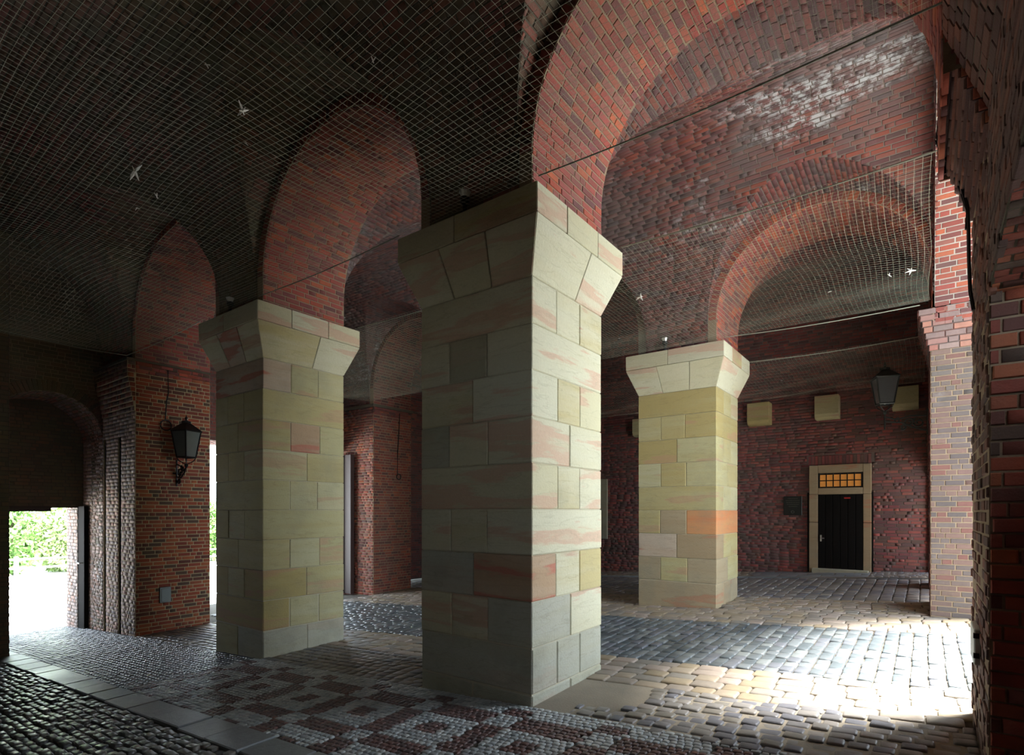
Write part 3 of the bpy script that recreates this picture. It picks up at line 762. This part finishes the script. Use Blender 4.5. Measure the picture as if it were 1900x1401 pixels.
# near aisle: mosaic footway, kerb, cobbled carriageway
mos = part('mosaic_footway', rect=(-14.0, .27, 2.22, 3.80), mat=DIRT, z=-.016)
PX, PY, X0, Y0 = .83, .74, -3.05, 3.07
def mosaic_dark(x, y):
    fx = ((x-X0)/PX+.5) % 1-.5; fy = ((y-Y0)/PY+.5) % 1-.5
    ax_, ay = abs(fx), abs(fy)
    if ax_ < .13 and ay < .13: return True
    bx, by = ax_ > .36, ay > .36
    if bx and by: return False
    return bx or by
edge = 3.70
for pr, mt, nm in ((lambda x, y: not mosaic_dark(x, y) or y > edge, MOSL, 'light'), (lambda x, y: mosaic_dark(x, y) and y <= edge, MOSD, 'dark')):
    st = random.getstate(); random.seed(5)
    pave(mos, mt, -6.9, .27, 2.36, 3.80, .058, .048, rows='x', name='mosaic_stone', jo=.005, jit=.0025, pred=pr, skip=inpier, lean=.03)
    random.setstate(st)
pave(mos, MOSB, -13.9, -6.9, 2.36, 3.80, .075, .06, rows='x', name='mosaic_stone', jo=.008, jit=.004, skip=inpier, lean=.04)  # plain blue-grey stones paint in the glare that washes out the pattern
kb = MB(); 
kerb_parent = part('kerb_line', rect=(-12.0, .27, 2.04, 2.36), z=-.02)
x = -11.9; 
while x < .2:
    L = random.uniform(.32, .62); x1_ = min(x+L, .25); y0 = 2.05+random.uniform(-.01, .01); y1 = 2.345+random.uniform(-.008, .008)
    if x1_-x > .1:
        za = .012+random.uniform(-.006, .006); e = MB()
        e.hexa([(x+.006, y0, fz(x, y0)-.06), (x1_-.006, y0, fz(x1_, y0)-.06), (x1_-.006, y1, fz(x1_, y1)-.06), (x+.006, y1, fz(x, y1)-.06)],
               [(x+.006, y0, fz(x, y0)+za), (x1_-.006, y0, fz(x1_, y0)+za), (x1_-.006, y1, fz(x1_, y1)+za), (x+.006, y1, fz(x, y1)+za)])
        e.build('kerb_slab', KERB, kerb_parent, bevel=.008)
    x += L
cw = part('near_carriageway', rect=(-12.3, .27, -.05, 2.05), z=-.022)
pave(cw, PEBB, -11.5, .2, .0, 2.04, .125, .07, rows='x', name='cobble', jo=.012, jit=.012, lean=.10)
# threshold strip of the passage and outdoors
yard = MB().box((-60, -25, -2.9), (-14.0, 40, -2.37)); yd = tag(yard.build('gravel_yard', GRAV), 'bright pale gravel yard outside the left doorway', 'ground'); yd['kind'] = 'structure'
yard = MB().box((1.42, -25, -1.9), (40, 40, -1.36)); yd = tag(yard.build('paved_yard', ASPH), 'paved yard outside the right-hand arches', 'ground'); yd['kind'] = 'structure'

# ------------------------------------------------------------------ brick / stone realisation
def unit_brick(mat, name='brick'):
    c = .90
    me = bpy.data.meshes.new(name)
    v = [(-1,-1,-1),(1,-1,-1),(1,1,-1),(-1,1,-1),(-1,-1,.55),(1,-1,.55),(1,1,.55),(-1,1,.55),(-.955,-.88,1),(.955,-.88,1),(.955,.88,1),(-.955,.88,1)]
    f = [(0,1,5,4),(1,2,6,5),(2,3,7,6),(3,0,4,7),(4,5,9,8),(5,6,10,9),(6,7,11,10),(7,4,8,11),(8,9,10,11)]
    return v, f
def unit_stone():
    v = []; f = []
    for (s, z) in ((1, -1), (1, .55), (.93, .86), (.76, 1.0)):
        k = .86 if s > .8 else .80
        for (a, b) in ((-1, -k), (-k, -1), (k, -1), (1, -k), (1, k), (k, 1), (-k, 1), (-1, k)): v.append((a*s, b*s, z))
    for r in range(3):
        for j in range(8): f.append((r*8+j, r*8+(j+1) % 8, (r+1)*8+(j+1) % 8, (r+1)*8+j))
    f.append(tuple(range(24, 32)))
    return v, f
UB, US = unit_brick(None), unit_stone()
DEPB, DEPS = .016, .028
F = np.array([-math.sin(YAW), math.cos(YAW), 0]); Rt = np.array([math.cos(YAW), math.sin(YAW), 0])
bpy.context.view_layer.update(); dg = bpy.context.evaluated_depsgraph_get()
def importance(fr):
    out_ = np.zeros(len(fr))
    for i, (p, U, V, n, a, b, pr) in enumerate(fr):
        p = np.array(p); d = p @ F
        if d < .3: continue
        px = 950+(p @ Rt)/d*1035; py = 949-p[2]/d*1035
        if not (-5 < px < 1905 and -5 < py < 1406): continue
        nn = np.array(n); dist = np.linalg.norm(p); cosv = -(p @ nn)/dist
        if cosv <= .01: continue
        out_[i] = a*b*cosv/d**2*1035**2*4
    return out_
def visible(p, n):
    P = Vector(W((p[0]+n[0]*.03, p[1]+n[1]*.03, p[2]+n[2]*.03))); o = Vector((0, 0, ZO)); d = P-o; L = d.length; d /= L
    hit, loc, *_ = sc.ray_cast(dg, o, d, distance=L-.02)
    return not hit
meshcache = {}
def shared(kind, mat):
    key = (kind, mat.name)
    if key not in meshcache:
        v, f = UB if kind == 'b' else US
        me = bpy.data.meshes.new('brick' if kind == 'b' else 'paving_stone'); me.from_pydata(v, [], f); me.materials.append(mat)
        if kind == 's': me.polygons.foreach_set('use_smooth', [True]*len(f))
        me.update(); meshcache[key] = me
    return meshcache[key]
def realise(sets, kind):
    v0, f0 = UB if kind == 'b' else US; v0 = np.array(v0, float); nv = len(v0); dep = DEPB if kind == 'b' else DEPS
    groups = {}
    for parent, mat, fr, name in sets:
        groups.setdefault((parent.name, name), []).append((parent, mat, fr))
    for (_, name), lst in groups.items():
        parent = lst[0][0]; allf = []
        for _, mat, fr in lst: allf += [(mat, q) for q in fr]
        imp = importance([q for _, q in allf]); order = np.argsort(-imp); chosen = set()
        for i in order:
            if imp[i] < 25 or len(chosen) >= 290: break
            q = allf[i][1]
            if visible(q[0], q[3]): chosen.add(int(i))
        for i in sorted(chosen):
            mat, (p, U, V, n, a, b, pr) = allf[i]
            o = bpy.data.objects.new(name, shared(kind, mat)); C.objects.link(o)
            off = pr-dep if kind == 'b' else -dep
            M = Matrix(((U[0]*a*S, V[0]*b*S, n[0]*dep*S, 0), (U[1]*a*S, V[1]*b*S, n[1]*dep*S, 0), (U[2]*a*S, V[2]*b*S, n[2]*dep*S, 0), (0, 0, 0, 1)))
            M.translation = Vector(W(tuple(p[k]+n[k]*off for k in range(3))))
            o.matrix_basis = M; setpar(o, parent)
        bymat = {}
        for i, (mat, q) in enumerate(allf):
            if i not in chosen: bymat.setdefault(mat.name, (mat, []))[1].append(q)
        if not bymat: continue
        Vs = []; mats = []; mi = []; cnt = 0
        for mn, (mat, qs) in bymat.items():
            P = np.array([q[0] for q in qs]); U = np.array([q[1] for q in qs]); V = np.array([q[2] for q in qs]); Nn = np.array([q[3] for q in qs])
            a = np.array([q[4] for q in qs])[:, None]; b = np.array([q[5] for q in qs])[:, None]; pr = np.array([q[6] for q in qs])[:, None]
            off = pr-dep if kind == 'b' else pr*0-dep
            base = P+Nn*off
            X = base[:, None, :]+v0[None, :, 0:1]*(U*a)[:, None, :]+v0[None, :, 1:2]*(V*b)[:, None, :]+v0[None, :, 2:3]*(Nn*dep)[:, None, :]
            Vs.append(X.reshape(-1, 3)); mats.append(mat); mi += [len(mats)-1]*(len(qs)*len(f0)); cnt += len(qs)
        X = np.concatenate(Vs)*S; X[:, 2] += ZO
        me = bpy.data.meshes.new(name+'work')
        lens = np.tile([len(f) for f in f0], cnt); flatf = np.concatenate([np.array(f) for f in f0])
        loops = (flatf[None, :]+(np.arange(cnt)*nv)[:, None]).ravel()
        me.vertices.add(len(X)); me.vertices.foreach_set('co', X.astype(np.float32).ravel())
        me.loops.add(len(loops)); me.loops.foreach_set('vertex_index', loops.astype(np.int32))
        me.polygons.add(len(lens)); st = np.concatenate([[0], np.cumsum(lens)[:-1]])
        me.polygons.foreach_set('loop_start', st.astype(np.int32)); me.polygons.foreach_set('loop_total', lens.astype(np.int32))
        for m_ in mats: me.materials.append(m_)
        me.polygons.foreach_set('material_index', np.array(mi, np.int32))
        if kind == 's': me.polygons.foreach_set('use_smooth', np.ones(len(lens), bool))
        me.update(calc_edges=True)
        o = link('brickwork' if kind == 'b' else name+'_paving', me, parent); o['kind'] = 'stuff'
realise(BRICKSETS, 'b'); realise(STONESETS, 's')

# ------------------------------------------------------------------ door, corbels, plaques on the far wall
yw = YW-.015
fd = structure(MB().box((DX0+.01, yw-.02, -1.42), (DX1-.01, yw+.1, .42)).build('door_3', BLKWOOD), 'black plank door in a pale stone frame on the far wall')
def px_on(y, px): k = (px-950)/1035; return (y/(.80386+.59482*k))*(-.59482+.80386*k)
def pz_on(y, px, py): k = (px-950)/1035; return (949-py)/1035*(y/(.80386+.59482*k))
xa, xb = px_on(yw, 1502), px_on(yw, 1617); ia, ib = px_on(yw, 1518), px_on(yw, 1602)
zt = pz_on(yw, 1560, 862); zw1 = pz_on(yw, 1560, 877); zw0 = pz_on(yw, 1560, 905); zd = pz_on(yw, 1560, 917); zb = fz(-1.5, 14)
for a, b in ((xa, ia), (ib, xb)):
    for z0, z1 in ((zb-.05, zd-.62), (zd-.61, zd), (zd+.005, zt-.005)): MB().box((a, yw-.05, z0), (b, yw+.1, z1)).build('frame_stone', SSB, fd, bevel=.006)
MB().box((ia+.004, yw-.05, zw1), (ib-.004, yw+.1, zt)).build('lintel_stone', SSB, fd, bevel=.006)
MB().box((ia+.004, yw-.05, zd), (ib-.004, yw+.1, zw0)).build('transom_stone', SSB, fd, bevel=.006)
MB().box((ia-.1, yw-.22, zb-.05), (ib+.1, yw, zb+.09)).build('door_step', SSG, fd, bevel=.008)
n = 6
for i in range(n):
    a, b = ia+(ib-ia)*i/n, ia+(ib-ia)*(i+1)/n
    MB().box((a+.004, yw-.045, zb+.08), (b-.004, yw-.0, zd-.005)).build('plank', BLKWOOD, fd, bevel=.006)
MB().tube([(ia+.06, yw-.05, zb+.75), (ia+.06, yw-.09, zb+.75), (ia+.13, yw-.09, zb+.75)], .012).build('door_handle', STEEL, fd)
MB().box((ia+.045, yw-.055, zb+.68), (ia+.075, yw-.045, zb+.82)).build('lock_plate', STEEL, fd)
MB().box((ia+.50, yw-.05, zd-.10), (ia+.62, yw-.044, zd-.07)).build('small_red_sign', REDP, fd)
win = structure(MB().box((ia, yw-.01, zw0), (ib, yw+.02, zw1)).build('window_1', IRON), 'six-by-two pane fanlight with amber panes over the far door')
for i in range(6):
    for j in range(2):
        a = ia+.03+(ib-ia-.06)*i/6; b = ia+.03+(ib-ia-.06)*(i+1)/6; c = zw0+.02+(zw1-zw0-.05)*j/2; d = zw0+.02+(zw1-zw0-.05)*(j+1)/2
        MB().box((a+.012, yw-.022, c+.01), (b-.012, yw-.012, d-.01)).build('pane', AMBER, win)
for i in range(7):
    a = ia+.03+(ib-ia-.06)*i/6; MB().box((a-.010, yw-.035, zw0), (a+.010, yw-.012, zw1)).build('glazing_bar', IRON, win)
zmid = (zw0+zw1)/2; MB().box((ia, yw-.034, zmid-.012), (ib, yw-.012, zmid+.006)).build('glazing_bar', IRON, win)

def corbel(px0, px1, py0, py1, label, dep=.30):
    y = YW-dep; x0, x1 = px_on(y, px0), px_on(y, px1); z1, z0 = pz_on(y, (px0+px1)/2, py0), pz_on(y, (px0+px1)/2, py1)
    prof = [(y, z1), (y, z0+.10), (y+.03, z0+.03), (y+.09, z0), (YW, z0), (YW, z1)]; k = len(prof); m = MB()
    vs = [(x0, a, b) for a, b in prof]+[(x1, a, b) for a, b in prof]
    m.add(vs, [tuple(range(k)), tuple(reversed(range(k, 2*k)))]+[(i, i+k, (i+1) % k+k, (i+1) % k) for i in range(k)])
    return tag(m.build('stone_corbel', SSY, bevel=.008), label, 'corbel', 'stone corbels on the far wall')
corbel(1386, 1427, 747, 788, 'yellow stone corbel just right of the far stone pier')
corbel(1511, 1556, 733, 776, 'pale stone corbel high above the left side of the far door')
corbel(1655, 1705, 716, 758, 'shaded stone corbel behind the hanging lantern')
corbel(1173, 1213, 776, 808, 'stone corbel half hidden left of the far stone pier')

px0, px1 = px_on(YW-.03, 1454), px_on(YW-.03, 1488); z1, z0 = pz_on(YW, 1471, 921), pz_on(YW, 1471, 956)
t = thing('wall_plaque', 'square dark bronze plaque left of the far door', 'plaque', ((px0+px1)/2, YW, z0))
MB().box((px0, YW-.04, z0), (px1, YW, z1)).build('plate', PLAQ, t, bevel=.006)
for i in range(5):
    zz = z1-.05-i*.045; hw = [.10, .14, .13, .12, .08][i]; cxm = (px0+px1)/2; xx = cxm-hw
    m = MB()
    while xx < cxm+hw: w_ = random.uniform(.008, .03); m.box((xx, YW-.044, zz-.009), (xx+w_, YW-.0395, zz+.009)); xx += w_+.008
    m.build('worn_lettering', PLAQT, t)
m = MB(); m.tube([((px0+px1)/2+.03*math.cos(a), YW-.042, z0+.075+.03*math.sin(a)) for a in np.linspace(0, 2*math.pi, 13)[:-1]], .005, closed=True, n=4); m.build('round_emblem', PLAQT, t)
a, b = px_on(YW, 1121), px_on(YW, 1128)
tag(MB().box((a-.12, YW-.05, pz_on(YW, 1125, 1000)), (b, YW, pz_on(YW, 1125, 889))).build('notice_board', SSG, bevel=.01), 'narrow pale board on the dark wall beside the nearest pier', 'board')

# ------------------------------------------------------------------ lanterns
def lantern(x, y, z0, hb, wt, wb, label, arm, roof=.14, dim=IRON):
    """z0 bottom of the glass body, hb its height; arm: list of bracket curves"""
    t = thing('wall_lantern', label, 'lantern', (x, y, z0-.2))
    z1 = z0+hb; n = 4; ang = math.radians(20)
    def cor(w_, z, k): a = ang+math.pi/4+k*math.pi/2; return (x+w_*math.cos(a), y+w_*math.sin(a), z)
    for k in range(4):
        MB().tube([cor(wb, z0, k), cor(wt, z1, k)], .012, 4).build('corner_bar', dim, t)
        e = MB(); q = [cor(wb*.97, z0+.01, k), cor(wb*.97, z0+.01, k+1), cor(wt*.97, z1-.01, k+1), cor(wt*.97, z1-.01, k)]
        nrm = (Vector(q[1])-Vector(q[0])).cross(Vector(q[3])-Vector(q[0])).normalized()*.006
        e.add([tuple(Vector(p)-nrm) for p in q]+q, [(0,3,2,1),(4,5,6,7),(0,1,5,4),(1,2,6,5),(2,3,7,6),(3,0,4,7)]); e.build('glass_pane', GLASSM, t)
    e = MB(); e.tube([cor(wb, z0, k) for k in range(4)], .014, 4, closed=True); e.tube([cor(wt*1.03, z1, k) for k in range(4)], .018, 4, closed=True); e.build('frame_rim', dim, t)
    e = MB(); e.hexa([cor(wt*1.12, z1+.005, k) for k in range(4)], [cor(wt*.30, z1+roof, k) for k in range(4)]); roof_o = e.build('lantern_roof', dim, t)
    MB().lathe((x, y, z1+roof), [(wt*.33, 0), (wt*.33, .03), (.02, .045), (.012, .06), (.03, .085), (.012, .11), (.002, .15)], 10).build('finial', dim, roof_o)
    MB().lathe((x, y, z0), [(.012, 0), (.03, .05), (.035, hb*.45), (.02, hb*.6), (.004, hb*.62)], 10).build('lamp_bulb', WHITEP, t)
    e = MB()
    for k in range(4): e.tube([cor(wb, z0, k), cor(wb*.8, z0-.06, k), (x, y, z0-.13)], .008, 4)
    e.lathe((x, y, z0-.18), [(.01, 0), (.03, .02), (.03, .05), (.015, .07)], 8); cr = e.build('cradle', dim, t)
    for c in arm: MB().tube(c, .014, 5).build('bracket_scroll', dim, cr)
    return t
def spiral(c, ax, r0, turns, a0, n=18, plane='x'):
    P = []
    for i in range(n+1):
        f = i/n; a = a0+turns*2*math.pi*f; r = r0*(1-.75*f)
        P.append((c[0]+r*math.cos(a), c[1], c[2]+r*math.sin(a)) if plane == 'x' else (c[0], c[1]+r*math.cos(a), c[2]+r*math.sin(a)))
    return P
lx, ly = -10.42, 4.47
arm = [[(-10.8, ly, .62), (-10.62, ly, .60), (-10.50, ly, .68), (lx, ly, .78)], [(-10.8, ly, .85), (-10.62, ly, .80), (-10.5, ly, .72), (lx, ly, .78)],
       spiral((-10.66, ly, .68), 0, .09, 1.2, 0), spiral((-10.56, ly, .76), 0, .06, 1.2, 2), [(-10.79, ly, .45), (-10.79, ly, .92)], [(-10.79, ly-.07, .68), (-10.79, ly+.07, .68)],
       spiral((-10.70, ly, .55), 0, .06, 1.1, 3)]
lantern(lx, ly, .95, .46, .225, .145, 'black wall lantern on a scroll bracket on the left brick pier', arm)
rx, ry = -.56, 11.7
arm = [[(.02, ry, .55), (-.2, ry, .56), (-.4, ry, .52), (rx, ry, .58)], [(.02, ry, .30), (-.15, ry, .36), (-.32, ry, .46), (rx, ry, .50)],
       spiral((-.22, ry, .45), 0, .08, 1.3, 0), spiral((-.38, ry, .50), 0, .05, 1.3, 1), spiral((-.08, ry, .44), 0, .09, 1.3, 2), [(0.04, ry, .22), (.04, ry, .66)],
       spiral((-.30, ry, .38), 0, .05, 1.2, 4), [(rx, ry, .36), (rx, ry, .68)]]
arm = [[(a, b, c+1.07) for a, b, c in P] for P in arm]
LG_ = flat('grey_green_iron', (.07, .09, .085), .4, .5)
lantern(rx, ry, 1.87, .46, .235, .15, 'hanging-height grey lantern with a lacy bracket at the right wall', arm, dim=LG_)
# conduit with coil above the left lantern
m = MB(); m.tube([(-10.785, 4.32, 2.5), (-10.785, 4.33, 2.1), (-10.785, 4.30, 1.95), (-10.785, 4.28, 1.62)], .010, 5)
m.tube([(-10.76, 4.28+.09*math.cos(a), 1.52+.09*math.sin(a)) for a in np.linspace(0, 2*math.pi, 16)[:-1]], .011, 5, closed=True)
tag(m.build('coiled_cable', IRON), 'thin black cable with a loop above the left lantern', 'cable')
m = MB(); m.tube([(-10.785, 9.75, 2.5), (-10.785, 9.72, 2.0), (-10.785, 9.68, 1.5), (-10.785, 9.68, .95)], .012, 5)
m.tube([(-10.76, 9.70+.07*math.cos(a), .88+.07*math.sin(a)) for a in np.linspace(0, 2*math.pi, 16)[:-1]], .014, 5, closed=True)
tag(m.build('coiled_cable', IRON), 'thin cable on the brick pier between the two left stone piers', 'cable')
# cable on the near right pier corner
pts = [(1757, 130), (1748, 190), (1741, 255), (1755, 290), (1772, 308), (1786, 345), (1797, 385), (1799, 420), (1800, 480), (1802, 540), (1808, 575)]
def ray(px, py, y):
    k = (px-950)/1035; d = y/(.80386+.59482*k); return (d*(-.59482+.80386*k), y, (949-py)/1035*d)
m = MB(); m.tube([ray(px-2, py, YA1-.05-.03*i) for i, (px, py) in enumerate(pts)], .011, 5)
m.tube([ray(px-5+3*math.sin(i*2.), py+6, YA1-.04-.03*i) for i, (px, py) in enumerate(pts[2:8])], .008, 5)
tag(m.build('hanging_cable', IRON), 'black cable bundle drooping down the near right pier', 'cable')
# small grey panel, meter flap
y0 = 3.82+ (315-295)*0; 
def on_xface(x, px, py): 
    k = (px-950)/1035; dx, dy = -.59482+.80386*k, .80386+.59482*k; d = x/dx; return (x, dy*d, (949-py)/1035*d)
p, q = on_xface(-10.8, 295, 1119), on_xface(-10.8, 316, 1088)
t = thing('access_panel', 'small grey metal access panel low on the left lantern pier', 'panel', p)
MB().box((-10.8, p[1], p[2]), (-10.76, q[1], q[2])).build('panel_frame', ZINC, t, bevel=.006); pf = bpy.data.objects['panel_frame']
MB().box((-10.765, p[1]+.02, p[2]+.02), (-10.75, q[1]-.02, q[2]-.02)).build('panel_door', ZINC, pf, bevel=.004)
p, q = on_xface(XN-.02, 1813, 1235), on_xface(XN-.02, 1806, 1152)
t = thing('access_panel', 'narrow pale metal flap on the near right brick pier', 'panel', p)
MB().box((XN-.035, min(p[1], q[1]), min(p[2], q[2])), (XN, max(p[1], q[1]), max(p[2], q[2]))).build('panel_door', WHITEP, t, bevel=.006)
for f in (.2, .75): MB().box((XN-.038, min(p[1], q[1])-.01, p[2]+(q[2]-p[2])*f), (XN-.01, min(p[1], q[1])+.015, p[2]+(q[2]-p[2])*f+.03)).build('hinge', IRON, t)
# gate leaf in the middle aisle's end gateway
g = thing('gate_leaf', 'dark timber gate leaf folded open in the far left gateway', 'gate', (-12.1, 8.84, -2.0))
for i in range(5): MB().box((-12.72+i*.24, 8.80, fz(-12, 8.8)+.03), (-12.72+i*.24+.232, 8.87, 1.42)).build('plank', BROWNW, g, bevel=.005)
MB().box((-11.55, 8.78, fz(-12, 8.8)+.03), (-11.50, 8.89, 1.42)).build('edge_stile', BROWNW, g, bevel=.004)
MB().box((-11.93, 8.70, fz(-12, 8.8)+.03), (-11.86, 8.80, 1.48)).build('metal_edge_strip', WHITEP, g, bevel=.004)  # white strip paints in the sunlit end of the leaf

# spotlights on the capitals
def spot(x, y, label):
    t = thing('small_spotlight', label, 'spotlight', (x, y, ZC), None)
    MB().lathe((x, y, ZC), [(.05, 0), (.05, .02), (.022, .03), (.022, .11)], 10).build('stand', IRON, t)
    MB().lathe((x, y, ZC+.10), [(.02, 0), (.045, .02), (.045, .06), (.03, .065)], 12).build('lamp_housing', IRON, t)
    MB().lathe((x, y, ZC+.165), [(.03, 0), (.05, .045), (.053, .05), (.044, .05), (.026, .005)], 12).build('glass_reflector', STEEL, t)
spot(-3.28, YA0-.09, 'small spotlight standing on the nearest stone pier capital')
spot(-7.42, YA0-.09, 'small spotlight standing on the yellow pier capital above the left lantern')
spot(-3.42, YB0-.09, 'small spotlight standing on the far orange-banded pier capital')

# ------------------------------------------------------------------ nets, cords, scraps
def net(x0, x1, y0, y1, z, label, cell=.052, seed=1, thr=.0008):
    rs = np.random.RandomState(seed)
    def h(x, y): 
        e = min((x-x0), (x1-x), (y-y0), (y1-y))
        return z-.10*math.sin(math.pi*(y-y0)/(y1-y0))-.05*math.sin(x*1.9+1)*math.sin(math.pi*(y-y0)/(y1-y0))+.02*math.sin(y*5+x*2)*min(1, max(e, 0)*3)
    V_ = []; F_ = []
    r = thr
    def line(P):
        o = len(V_)
        for p in P:
            V_.append((p[0], p[1], p[2]+r*1.2)); V_.append((p[0]-r, p[1]-r, p[2]-r*.6)); V_.append((p[0]+r, p[1]+r, p[2]-r*.6))
        for i in range(len(P)-1):
            a = o+i*3
            for j in range(3): F_.append((a+j, a+3+j, a+3+(j+1) % 3, a+(j+1) % 3))
    nx = int((x1-x0)/cell); ny = int((y1-y0)/cell); sx = max(8, int((x1-x0)/.3)); sy = max(6, int((y1-y0)/.25))
    for i in range(nx+1):
        x = x0+(x1-x0)*i/nx
        line([(x+.012*math.sin(y*3+x), y, h(x, y)) for y in np.linspace(y0, y1, sy)])
    for j in range(ny+1):
        y = y0+(y1-y0)*j/ny
        line([(x, y+.012*math.sin(x*2.3+y), h(x, y)) for x in np.linspace(x0, x1, sx)])
    me = bpy.data.meshes.new('bird_net'); me.from_pydata([W(p) for p in V_], [], F_); me.materials.append(NETM); me.update()
    o = link('bird_net', me); tag(o, label, 'net'); o['kind'] = 'stuff'
    return h
h1 = net(-10.78, .05, -.02, YA0-.14, 2.66, 'fine square-mesh bird net stretched under the near dark vault')
h2 = net(-10.78, .04, YA1+.12, YB0-.14, 2.66, 'fine bird net stretched under the lime-streaked middle vault', seed=2, thr=.0006)
h3 = net(-10.78, .0, YB1+.12, YW-.1, 2.60, 'fine bird net stretched under the far vault', cell=.06, seed=3, thr=.0006)
def cord(a, b, label, r=.006):
    P = [tuple(a[i]+(b[i]-a[i])*f-(.03*math.sin(math.pi*f) if i == 2 else 0) for i in range(3)) for f in np.linspace(0, 1, 12)]
    tag(MB().tube(P, r, 5).build('net_cord', CORD), label, 'cord', 'cords carrying the nets')
yA, yB, yC, yD = YA0-.14, YA1+.12, YB0-.14, YB1+.12
cord((-2.46, yA, 2.66), (.08, yA, 2.66), 'net cord running right from the front of the nearest stone capital')
cord((-6.61, yA, 2.66), (-4.08, yA, 2.66), 'net cord crossing the arch between the two left stone piers')
cord((-10.78, yA, 2.62), (-8.16, yA, 2.66), 'net cord left of the yellow stone pier')
cord((-2.46, yB, 2.66), (.08, yB, 2.66), 'net cord running right from the back of the nearest stone capital')
cord((-6.61, yB, 2.66), (-4.08, yB, 2.66), 'net cord behind the arch between the two left stone piers')
cord((-2.46, yC, 2.66), (-.05, yC, 2.62), 'net cord from the front of the far stone capital to the right wall')
cord((-2.46, yD, 2.60), (-.05, yD, 2.60), 'net cord from the back of the far stone capital to the right wall')
cord((-10.78, 2.0, 2.64), (-10.78, yA, 2.62), 'net cord at the left end wall')
def on_net(px, py, h, z=2.6):
    k = (px-950)/1035; d = 1035*z/(949-py)
    for _ in range(4):
        x, y = d*(-.59482+.80386*k), d*(.80386+.59482*k); d = 1035*h(x, y)/(949-py)
    return (x, y, h(x, y))
scr = [(450, 205, .055, h1, 'large pale feather scrap caught in the net above the lantern arch'), (250, 318, .075, h1, 'largest pale scrap in the net at upper left'),
       (291, 365, .03, h1, 'small scrap in the net right of the largest one'), (254, 386, .02, h1, 'tiny scrap in the net below the largest one'),
       (383, 120, .02, h1, 'tiny scrap in the net near the orange stain'), (458, 268, .018, h1, 'tiny scrap in the net below the large feather'), (692, 113, .022, h1, 'small scrap in the net over the central arch crown'),
       (1690, 502, .05, h2, 'pale scrap on the net edge near the right wall'), (1650, 511, .03, h2, 'small scrap in the right-hand net'), (1540, 541, .02, h2, 'tiny scrap in the net above the far pier arch'),
       (1189, 551, .05, h2, 'pale feather in the net left of the far pier'), (1150, 628, .02, h3, 'tiny scrap in the dark gap net'), (1450, 707, .02, h3, 'tiny scrap in the far net')]
for i, (px, py, sz, hh, lab) in enumerate(scr):
    x, y, z = on_net(px, py, hh); m = MB(); rs = random.Random(i)
    for k in range(4 if sz > .03 else 2):
        a = rs.uniform(0, 6.28); b = rs.uniform(-1.2, 1.2); d = Vector((math.cos(a)*math.cos(b), math.sin(a)*math.cos(b), math.sin(b)))
        c = Vector((x, y, z))+d*sz*.3
        m.tube([c-d*sz*rs.uniform(.6, 1), c, c+d*sz*rs.uniform(.6, 1)], [.002, sz*.16, .002], 4)
    tag(m.build('feather_scrap', FEATH), lab, 'feather')

# ------------------------------------------------------------------ outside the doorway
zo = -2.37
f = thing('rail_fence', 'white two-rail fence in front of the bushes outside', 'fence', (-27, 7, zo))
for i in range(8): MB().box((-26.04, 1.0+i*2.2, zo), (-25.92, 1.12+i*2.2, zo+.75)).build('post', WHITEP, f, bevel=.01)
for z in (.66, .34): MB().box((-25.92, .6, zo+z-.03), (-25.86, 17, zo+z+.03)).build('rail', WHITEP, f)
def bush(x, y, r, hh, mat, label):
    rs = np.random.RandomState(int(abs(x*13+y*7)*10)); t = thing('leafy_bush', label, 'bush', (x, y, zo), 'bushes outside the left doorway')
    e = MB()
    for k in range(5):
        a = k*1.26; e.tube([(x, y, zo), (x+.15*r*math.cos(a), y+.15*r*math.sin(a), zo+hh*.4), (x+.5*r*math.cos(a), y+.5*r*math.sin(a), zo+hh*.8)], [.05, .03, .012], 5)
    e.build('stems', BARK, t)
    n = 4200; u = rs.normal(size=(n, 3)); u /= np.linalg.norm(u, axis=1)[:, None]; rad = rs.uniform(.45, 1, n)**.5*(1+.18*np.sin(u[:, 0]*7+u[:, 2]*5))
    Cn = np.stack([x+u[:, 0]*rad*r, y+u[:, 1]*rad*r, zo+hh*.44+u[:, 2]*rad*hh*.5], 1)
    m = MB()
    for c in Cn:
        if c[2] < zo: continue
        d = rs.normal(size=3); d /= np.linalg.norm(d); e2 = np.cross(d, rs.normal(size=3)); e2 /= np.linalg.norm(e2); s_ = rs.uniform(.08, .15)
        m.v += [tuple(c-d*s_), tuple(c+e2*s_*.5), tuple(c+d*s_), tuple(c-e2*s_*.5)]; o_ = len(m.v)-4; m.f.append((o_, o_+1, o_+2, o_+3)); m.m.append(0)
    q = m.build('foliage', mat, t); q['kind'] = 'stuff'
bush(-27.5, 5.3, 1.05, 3.0, LEAF1, 'dark green bush farthest left behind the fence')
bush(-27.4, 7.5, 1.05, 2.8, LEAF2, 'light green bush right behind the fence post')
bush(-27.6, 9.9, 1.2, 3.2, LEAF1, 'green bush seen at the right of the doorway')
bush(-31.0, 6.5, 1.9, 6.0, LEAF2, 'tall pale green tree-like bush behind the others')
bush(-31.5, 10.2, 1.9, 6.5, LEAF2, 'tall light bush outside the narrow gateway gap')
bush(-27.8, 12.6, 1.2, 3.2, LEAF1, 'green bush outside the narrow gateway gap')
bush(-28.0, 15.4, 1.4, 3.2, LEAF1, 'green bush at the far end of the fence')
